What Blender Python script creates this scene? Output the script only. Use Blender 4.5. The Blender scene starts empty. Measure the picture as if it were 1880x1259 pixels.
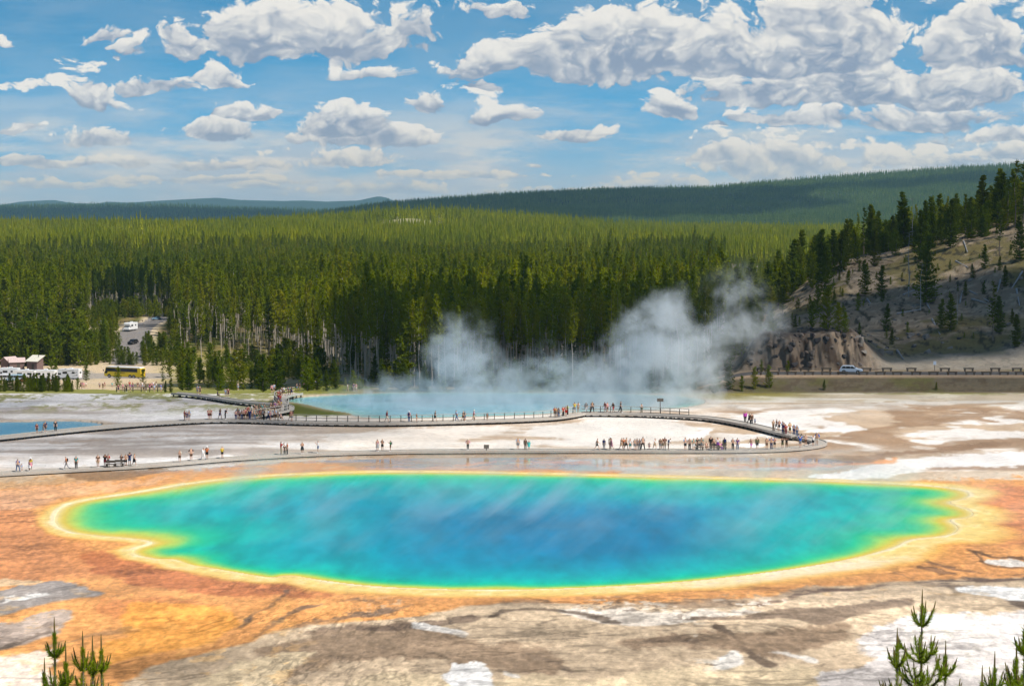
import bpy, bmesh, math, random
import numpy as np
from mathutils import Vector, Matrix, Euler
R = math.radians
random.seed(7); rng = np.random.default_rng(11)
scene = bpy.context.scene
COL = scene.collection

# ------------------------------------------------------------------ camera
CAM_H, FPX, PITCH = 34.0, 3478.0, math.atan((629.5 - 400.0) / 3478.0)
cam = bpy.data.cameras.new('camera'); camo = bpy.data.objects.new('camera', cam); COL.objects.link(camo)
cam.sensor_width = 36.0; cam.lens = 36.0 * FPX / 1880.0
cam.clip_start = 0.5; cam.clip_end = 60000
camo.location = (0, 0, CAM_H); camo.rotation_euler = (math.pi / 2 - PITCH, 0, 0)
scene.camera = camo

# ------------------------------------------------------------------ exposure, sampling
scene.view_settings.view_transform = 'Standard'; scene.view_settings.look = 'None'
scene.view_settings.exposure = 0.12; scene.view_settings.gamma = 1.0
cy = scene.cycles
cy.use_denoising = True
cy.use_adaptive_sampling = True; cy.adaptive_threshold = 0.02; cy.adaptive_min_samples = 12
cy.max_bounces = 6; cy.diffuse_bounces = 3; cy.glossy_bounces = 2; cy.transmission_bounces = 2
cy.transparent_max_bounces = 12; cy.volume_bounces = 2
cy.volume_step_rate = 0.5; cy.volume_max_steps = 256
cy.caustics_reflective = False; cy.caustics_refractive = False
cy.sample_clamp_indirect = 4.0

# ------------------------------------------------------------------ sun
SUN_EL, SUN_AZ = R(54), R(120)            # azimuth clockwise from +Y (the view direction)
SUN = Vector((math.sin(SUN_AZ) * math.cos(SUN_EL), math.cos(SUN_AZ) * math.cos(SUN_EL), math.sin(SUN_EL)))
sl = bpy.data.lights.new('sun', 'SUN'); so = bpy.data.objects.new('sun', sl); COL.objects.link(so)
sl.energy = 5.0; sl.angle = R(0.5); sl.color = (1.0, 0.95, 0.87)
so.rotation_euler = SUN.to_track_quat('Z', 'Y').to_euler(); so.location = (0, 0, 4000)

# ------------------------------------------------------------------ node helper
class NT:
    def __init__(s, tree): s.t = tree; s.n = tree.nodes; s.l = tree.links
    def node(s, typ, **kw):
        n = s.n.new(typ)
        for k, v in kw.items(): setattr(n, k, v)
        return n
    def set(s, sock, v):
        if isinstance(v, bpy.types.NodeSocket): s.l.new(v, sock)
        elif v is not None: sock.default_value = v
    def math(s, op, a, b=None, c=None, clamp=False):
        n = s.node('ShaderNodeMath', operation=op, use_clamp=clamp)
        s.set(n.inputs[0], a)
        if b is not None: s.set(n.inputs[1], b)
        if c is not None: s.set(n.inputs[2], c)
        return n.outputs[0]
    def vmath(s, op, a, b=None):
        n = s.node('ShaderNodeVectorMath', operation=op); s.set(n.inputs[0], a)
        if b is not None:
            if op == 'SCALE': s.set(n.inputs[3], b)
            else: s.set(n.inputs[1], b)
        return n.outputs['Value'] if op in ('LENGTH', 'DOT_PRODUCT', 'DISTANCE') else n.outputs[0]
    def xyz(s, x, y, z):
        n = s.node('ShaderNodeCombineXYZ'); s.set(n.inputs[0], x); s.set(n.inputs[1], y); s.set(n.inputs[2], z); return n.outputs[0]
    def sep(s, v):
        n = s.node('ShaderNodeSeparateXYZ'); s.set(n.inputs[0], v); return n.outputs
    def noise(s, v, scale, detail=4, rough=0.55, dist=0.0, color=False, dim='3D'):
        n = s.node('ShaderNodeTexNoise'); n.noise_dimensions = dim; s.set(n.inputs['Vector'], v); s.set(n.inputs['Scale'], scale)
        s.set(n.inputs['Detail'], detail); s.set(n.inputs['Roughness'], rough); s.set(n.inputs['Distortion'], dist)
        return n.outputs['Color' if color else 'Fac']
    def voro(s, v, scale, detail=2, rough=0.5, smooth=0.6):
        n = s.node('ShaderNodeTexVoronoi', feature='F1'); n.voronoi_dimensions = '2D'; s.set(n.inputs['Vector'], v); s.set(n.inputs['Scale'], scale)
        s.set(n.inputs['Detail'], detail); s.set(n.inputs['Roughness'], rough)
        return n.outputs['Distance']
    def ramp(s, f, lo, hi, a=0.0, b=1.0, smooth=True):
        n = s.node('ShaderNodeMapRange', interpolation_type='SMOOTHSTEP' if smooth else 'LINEAR')
        s.set(n.inputs[0], f); s.set(n.inputs[1], lo); s.set(n.inputs[2], hi); s.set(n.inputs[3], a); s.set(n.inputs[4], b)
        return n.outputs[0]
    def mix(s, f, a, b, typ='MIX'):
        n = s.node('ShaderNodeMix', data_type='RGBA', blend_type=typ); n.clamp_factor = True
        s.set(n.inputs[0], f); s.set(n.inputs[6], a if not isinstance(a, tuple) else (*a[:3], 1)); s.set(n.inputs[7], b if not isinstance(b, tuple) else (*b[:3], 1))
        return n.outputs[2]

def lin(c, k=1.0):
    o = []
    for v in c:
        v /= 255.0
        o.append(k * (v / 12.92 if v <= 0.04045 else ((v + 0.055) / 1.055) ** 2.4))
    return tuple(o)

# ------------------------------------------------------------------ world: Nishita sky with a cumulus layer on the horizon side
# cumulus banks: azimuth offset and height above the horizon in 1/3478 rad, half width, half height, strength
CL = [(200, 63, 58, 22, 1), (250, 85, 40, 12, .6), (345, 75, 62, 52, 1.1), (480, 65, 150, 72, 1.3), (620, 60, 130, 70, 1.2), (735, 55, 85, 45, .9),
      (690, 128, 110, 16, .7), (400, 140, 62, 32, 1.1), (300, 160, 95, 22, .8), (175, 182, 70, 40, 1.1), (30, 232, 55, 22, .8), (20, 82, 60, 12, .5),
      (190, 248, 110, 26, 1), (445, 205, 105, 30, 1.1), (400, 240, 90, 30, 1), (640, 225, 105, 56, 1.3), (780, 190, 50, 30, .9), (690, 255, 190, 30, .9), (920, 213, 85, 22, 1),
      (1040, 246, 95, 19, 1), (1090, 240, 60, 14, .7), (900, 105, 95, 48, 1.2), (1010, 90, 110, 75, 1.2), (1160, 70, 210, 100, 1.4), (1330, 80, 160, 80, 1.2), (930, 10, 70, 18, .8),
      (1500, 60, 190, 130, 1.4), (1560, 140, 220, 80, 1.3), (1800, 70, 140, 90, 1.3), (1760, 150, 170, 70, 1.2), (1430, 155, 210, 60, 1.1), (1245, 195, 62, 48, 1.1), (1700, 215, 230, 34, 1.0), (1860, 250, 120, 20, 1.0),
      (1420, 295, 165, 48, 1.1), (1330, 285, 90, 26, .8), (1700, 290, 200, 22, .8), (1850, 278, 90, 26, .8), (1480, 215, 220, 26, .8),
      (60, 295, 110, 16, .9), (255, 295, 52, 18, 1), (150, 293, 60, 16, .8), (420, 300, 200, 16, .8), (650, 290, 130, 26, .9), (400, 330, 420, 12, .8), (850, 320, 230, 13, .8), (110, 335, 250, 14, .8),
      (470, 342, 80, 12, .9), (980, 306, 32, 9, .8), (1020, 350, 220, 12, .7), (700, 345, 200, 16, .8), (1240, 335, 150, 14, .7)]
world = bpy.data.worlds.new("World"); scene.world = world; world.use_nodes = True
w = NT(world.node_tree); w.n.clear()
tc = w.node('ShaderNodeTexCoord').outputs['Generated']
sky = w.node('ShaderNodeTexSky', sky_type='NISHITA'); sky.sun_disc = False
sky.sun_elevation = SUN_EL; sky.sun_rotation = SUN_AZ; sky.air_density = 1.0; sky.dust_density = 0.4; sky.ozone_density = 2.5; sky.altitude = 2200
dx, dy, dz = w.sep(tc)
ay = w.math('MAXIMUM', w.math('ABSOLUTE', dy), 0.08)
X = w.math('DIVIDE', w.math('MULTIPLY', dx, 3.478), ay)         # kilo-units: about one photograph-width is 1.88
Y = w.math('DIVIDE', w.math('MULTIPLY', dz, 3.478), ay)
P0 = w.xyz(X, w.math('MULTIPLY', Y, 1.55), 0.0)
wv = w.noise(P0, 5.0, 3, 0.6, 0.0, True, dim='2D')
wofs = w.vmath('SCALE', w.vmath('SUBTRACT', wv, (0.5, 0.5, 0.5)), w.ramp(Y, 0.03, 0.25, 0.035, 0.13))
P1 = w.vmath('ADD', P0, wofs)
px_, py_, _ = w.sep(P1)
py_ = w.math('DIVIDE', py_, 1.55)
M = None; T = None
for (cx, row, rx, ry, st) in CL:
    ex = (cx - 940) / 1000.0; ey = (400 - row) / 1000.0 - ry / 3000.0
    u = w.math('MULTIPLY', w.math('SUBTRACT', px_, ex), 1000.0 / rx)
    v = w.math('MULTIPLY', w.math('SUBTRACT', py_, ey), 1000.0 / (1.25 * ry))
    vv = w.math('MAXIMUM', v, w.math('MULTIPLY', v, -2.4))      # flat bases
    d = w.math('SQRT', w.math('MULTIPLY_ADD', u, u, w.math('MULTIPLY', vv, vv)))
    m = w.math('MULTIPLY', w.math('SUBTRACT', 1.0, d), st)
    if M is None: M, T = m, v
    else:
        g = w.math('MULTIPLY_ADD', w.math('SUBTRACT', m, M), 6.0, 0.5, clamp=True)
        T = w.math('MULTIPLY_ADD', w.math('SUBTRACT', v, T), g, T)
        M = w.math('SMOOTH_MAX', M, m, 0.12)
def svoro(P, sc):
    n = w.node('ShaderNodeTexVoronoi', feature='SMOOTH_F1'); n.voronoi_dimensions = '2D'
    w.set(n.inputs['Vector'], P); n.inputs['Scale'].default_value = sc; n.inputs['Detail'].default_value = 2.0; n.inputs['Roughness'].default_value = .5; n.inputs['Smoothness'].default_value = .35
    return n.outputs['Distance']
def billow(P):
    return w.math('SUBTRACT', w.math('MULTIPLY', w.noise(P, 9.0, 4, 0.55, dim='2D'), 1.1), svoro(P, 11.0))
n0 = w.noise(P1, 13.0, 9, 0.66, dim='2D')
puff = w.math('SUBTRACT', 0.36, w.voro(w.vmath('ADD', P1, w.vmath('SCALE', w.vmath('SUBTRACT', w.noise(P0, 22.0, 3, 0.6, 0.0, True, dim='2D'), (0.5, 0.5, 0.5)), 0.03)), 26.0, 2, 0.55))
frag = w.math('MULTIPLY', w.math('SUBTRACT', w.noise(w.xyz(X, w.math('MULTIPLY', Y, 3.2), 2.0), 3.4, 3, 0.5, dim='2D'), 0.60), w.ramp(Y, 0.02, 0.10, 0.0, 3.2))
M = w.math('SMOOTH_MAX', M, frag, 0.10)
b0 = billow(P1); b1 = billow(w.vmath('ADD', P1, (0.012, 0.022, 0.0)))
D = w.math('MULTIPLY_ADD', w.math('MULTIPLY_ADD', puff, 0.9, w.math('MULTIPLY_ADD', w.math('SUBTRACT', n0, 0.5), 2.2, w.math('MULTIPLY', b0, 0.8))), 0.62, w.math('MULTIPLY_ADD', M, 1.55, 0.06))
alpha = w.ramp(D, 0.0, 0.30)
thick = w.ramp(D, 0.25, 1.3)
g2 = w.math('SUBTRACT', b0, b1)
s = w.math('MULTIPLY_ADD', T, 0.64, w.math('MULTIPLY_ADD', g2, 0.50, 0.69))
s = w.math('ADD', s, w.math('MULTIPLY', w.math('SUBTRACT', n0, 0.5), 0.80))
s = w.math('MULTIPLY_ADD', puff, 0.55, w.math('SUBTRACT', s, w.math('MULTIPLY', thick, 0.18)))
s = w.ramp(s, 0.0, 1.0, smooth=True)
hz = w.ramp(Y, 0.02, 0.20)                                       # thin cirrus and veil towards the horizon
lit = w.mix(hz, (9.2, 8.2, 6.7), (10.2, 9.9, 9.3))
shd = w.mix(hz, (5.6, 6.3, 6.9), (3.3, 4.2, 5.6))
cc = w.mix(s, shd, lit)
skc = w.mix(1.0, sky.outputs[0], (0.50, 0.86, 1.02), 'MULTIPLY')
blue = w.mix(w.ramp(Y, 0.0, 0.20, smooth=False), (5.2, 7.2, 8.2), w.mix(w.ramp(Y, 0.15, 0.40), (1.35, 4.9, 8.2), (0.65, 3.4, 6.4)))
skc = w.mix(w.ramp(Y, 0.5, 2.5), blue, skc)
veil = w.math('MULTIPLY', w.ramp(w.noise(w.xyz(X, w.math('MULTIPLY', Y, 5.0), 3.0), 3.0, 5, 0.62, dim='2D'), 0.27, 0.60), w.ramp(Y, 0.08, 0.27, 1.0, 0.15))
skc = w.mix(veil, skc, w.mix(w.ramp(w.noise(w.xyz(X, w.math('MULTIPLY', Y, 4.0), 8.0), 5.0, 5, 0.6, dim='2D'), 0.4, 0.62), (5.9, 6.8, 7.6), (8.7, 8.4, 7.9)))
skc = w.mix(w.ramp(Y, 0.0, 0.12, 0.75, 0.0), skc, (6.7, 6.9, 6.9))
fin = w.mix(w.math('MULTIPLY', alpha, w.ramp(Y, 1.2, 2.0, 1.0, 0.0)), skc, cc)
bg = w.node('ShaderNodeBackground'); w.set(bg.inputs[0], fin); bg.inputs[1].default_value = 0.078
wo = w.node('ShaderNodeOutputWorld'); w.l.new(bg.outputs[0], wo.inputs[0])
world.cycles.sampling_method = 'MANUAL'; world.cycles.sample_map_resolution = 512

# ------------------------------------------------------------------ helpers: photograph point -> place on the ground, noise, tags
CP, SP = math.cos(PITCH), math.sin(PITCH)
def ray(px, py):
    xc = (px - 940.0) / FPX; yc = -(py - 629.5) / FPX
    return xc, CP + yc * SP, -SP + yc * CP
def G(px, py, z=0.0):
    dx, dy, dz = ray(px, py); t = (z - CAM_H) / dz
    return dx * t, dy * t
def at(px, d, z=None):
    """point at forward distance d in the vertical plane through photograph column px"""
    return (px - 940.0) / FPX * d * CP, d
def proj(x, y, z):
    zc = z - CAM_H; f = y * CP - zc * SP; u = y * SP + zc * CP
    return 940 + FPX * x / f, 629.5 - FPX * u / f
def _hash(ix, iy, seed):
    h = (ix.astype(np.int64) * 374761393 + iy.astype(np.int64) * 668265263 + seed * 974634777) & 0x7fffffff
    h = ((h ^ (h >> 13)) * 1274126177) & 0x7fffffff
    return ((h ^ (h >> 16)) & 0xffff) / 65535.0
def vnoise(x, y, seed=0):
    ix = np.floor(x); iy = np.floor(y); fx = x - ix; fy = y - iy
    fx = fx * fx * (3 - 2 * fx); fy = fy * fy * (3 - 2 * fy)
    a = _hash(ix, iy, seed); b = _hash(ix + 1, iy, seed); c = _hash(ix, iy + 1, seed); d = _hash(ix + 1, iy + 1, seed)
    return (a * (1 - fx) + b * fx) * (1 - fy) + (c * (1 - fx) + d * fx) * fy
def fbm(x, y, oct=5, seed=0, rough=0.55):
    x = np.asarray(x, float); y = np.asarray(y, float)
    t = np.zeros(np.broadcast(x, y).shape); a = 1.0; n = 0.0
    for i in range(oct):
        t += a * vnoise(x * 2 ** i + 17.3 * i, y * 2 ** i - 9.1 * i, seed + i); n += a; a *= rough
    return t / n
def sst(e0, e1, v):
    t = np.clip((v - e0) / (e1 - e0), 0, 1); return t * t * (3 - 2 * t)
def interp(v, pts):
    return np.interp(v, [p[0] for p in pts], [p[1] for p in pts])
def sdf(px, py, poly):
    """signed distance (inside > 0) to a closed polygon"""
    poly = np.asarray(poly, float); d2 = np.full(px.shape, 1e18); ins = np.zeros(px.shape, bool)
    for i in range(len(poly)):
        ax, ay = poly[i - 1]; bx, by = poly[i]; ex, ey = bx - ax, by - ay
        wx, wy = px - ax, py - ay
        t = np.clip((wx * ex + wy * ey) / max(ex * ex + ey * ey, 1e-9), 0, 1)
        d2 = np.minimum(d2, (wx - t * ex) ** 2 + (wy - t * ey) ** 2)
        c = (ay > py) != (by > py)
        if ey != 0: ins ^= c & (px < ex * (py - ay) / ey + ax)
    return np.where(ins, 1, -1) * np.sqrt(d2)
def smooth_poly(pts, n=2, closed=True):
    p = np.asarray(pts, float)
    for _ in range(n):
        q = np.roll(p, -1, 0) if closed else p[1:]
        p0 = p if closed else p[:-1]
        a = 0.75 * p0 + 0.25 * q; b = 0.25 * p0 + 0.75 * q
        r = np.empty((2 * len(a), 2)); r[0::2] = a; r[1::2] = b
        p = r if closed else np.vstack([p[:1], r, p[-1:]])
    return p
def tag(o, label=None, cat=None, group=None, kind=None):
    if label: o['label'] = label
    if cat: o['category'] = cat
    if group: o['group'] = group
    if kind: o['kind'] = kind
    return o
def link(name, data, parent=None, loc=None, rot=None, scale=None):
    o = bpy.data.objects.new(name, data); COL.objects.link(o)
    if parent is not None: o.parent = parent
    if loc is not None: o.location = loc
    if rot is not None: o.rotation_euler = rot if not isinstance(rot, (int, float)) else (0, 0, rot)
    if scale is not None: o.scale = scale if not isinstance(scale, (int, float)) else (scale,) * 3
    return o
def mesh_np(name, V, F, mats=(), smooth=False, midx=None):
    me = bpy.data.meshes.new(name); V = np.asarray(V, np.float32)
    if isinstance(F, np.ndarray):
        k = F.shape[1]; n = len(F)
        me.vertices.add(len(V)); me.vertices.foreach_set('co', V.ravel())
        me.loops.add(n * k); me.loops.foreach_set('vertex_index', F.astype(np.int32).ravel())
        me.polygons.add(n); me.polygons.foreach_set('loop_start', np.arange(0, n * k, k, dtype=np.int32))
    else:
        me.from_pydata(V.tolist(), [], F)
    for m in mats: me.materials.append(m)
    if midx is not None: me.polygons.foreach_set('material_index', np.asarray(midx, np.int32))
    if smooth: me.polygons.foreach_set('use_smooth', np.ones(len(me.polygons), bool))
    me.update(calc_edges=True); me.validate() if False else None
    return me
def attr_color(me, name, C):
    a = me.color_attributes.new(name, 'FLOAT_COLOR', 'POINT')
    A = np.ones((len(me.vertices), 4), np.float32); A[:, :C.shape[1]] = C
    a.data.foreach_set('color', A.ravel())
def attr_float(me, name, v):
    a = me.attributes.new(name, 'FLOAT', 'POINT'); a.data.foreach_set('value', np.asarray(v, np.float32))

# ------------------------------------------------------------------ materials
def new_mat(name):
    m = bpy.data.materials.new(name); m.use_nodes = True; t = NT(m.node_tree); t.n.clear()
    return m, t
def out(t, sh, vol=None):
    o = t.node('ShaderNodeOutputMaterial')
    if sh is not None: t.l.new(sh, o.inputs['Surface'])
    if vol is not None: t.l.new(vol, o.inputs['Volume'])
def bsdf(t, color, rough=0.8, spec=0.3, metal=0.0, normal=None, **kw):
    b = t.node('ShaderNodeBsdfPrincipled')
    t.set(b.inputs['Base Color'], color if not isinstance(color, tuple) else (*color[:3], 1)); t.set(b.inputs['Roughness'], rough)
    t.set(b.inputs['Specular IOR Level'], spec); t.set(b.inputs['Metallic'], metal)
    if normal is not None: t.set(b.inputs['Normal'], normal)
    for k, v in kw.items(): t.set(b.inputs[k], v)
    return b.outputs[0]
MATS = {}
def flat_mat(name, c, rough=0.7, spec=0.3, metal=0.0, var=0.12, scale=6.0):
    """paint, cloth, wood ...: one colour broken by procedural noise"""
    if name in MATS: return MATS[name]
    m, t = new_mat(name)
    p = t.node('ShaderNodeTexCoord').outputs['Object']
    n = t.noise(p, scale, 3)
    c0 = tuple(v * (1 - var) for v in c); c1 = tuple(min(v * (1 + var), 0.9) for v in c)
    out(t, bsdf(t, t.mix(n, c0, c1), rough, spec, metal)); MATS[name] = m
    return m

# ------------------------------------------------------------------ the pool outline and the painted mats of the basin, traced on the ground
POOL = smooth_poly([(98, 962), (100, 945), (112, 930), (150, 918), (260, 903), (350, 886), (470, 874), (600, 868), (750, 865), (940, 868), (1140, 873),
    (1290, 877), (1440, 880), (1590, 885), (1690, 890), (1760, 897), (1785, 907), (1772, 916), (1738, 922), (1765, 930), (1790, 940), (1785, 950), (1738, 954),
    (1760, 965), (1762, 974), (1740, 985), (1668, 990), (1650, 1004), (1565, 1027), (1440, 1048), (1290, 1066), (1140, 1077), (940, 1084), (750, 1081), (650, 1074),
    (565, 1062), (530, 1055), (500, 1062), (450, 1054), (380, 1042), (345, 1037), (318, 1026), (300, 1028), (260, 1023), (238, 1014), (250, 1006), (270, 1001), (281, 996), (262, 991), (225, 988), (165, 983), (120, 976)], 2)
EXCEL = smooth_poly([(500, 731), (560, 727), (640, 722), (720, 719), (900, 719), (1100, 720), (1240, 724), (1300, 732), (1290, 744), (1200, 752), (1080, 754), (1000, 760), (800, 766), (700, 767),
    (650, 764), (640, 757), (600, 752), (560, 741), (520, 736)], 2)
TURQ = smooth_poly([(-120, 776), (0, 773), (80, 771), (150, 771), (185, 775), (195, 779), (150, 785), (80, 793), (0, 801), (-60, 806), (-140, 812)], 2)
WHITE, CREAM, SAND, TAN, GREYBR, DARK = (240, 234, 226), (234, 210, 172), (213, 188, 157), (194, 163, 128), (148, 124, 101), (98, 84, 72)
ORANGE, DORANGE, RUST, PEACH, GREY, LGREY = (226, 160, 98), (214, 144, 94), (194, 120, 78), (234, 182, 142), (160, 152, 146), (200, 194, 188)
GRASS, OLIVE = (120, 120, 50), (128, 118, 70)
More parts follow.
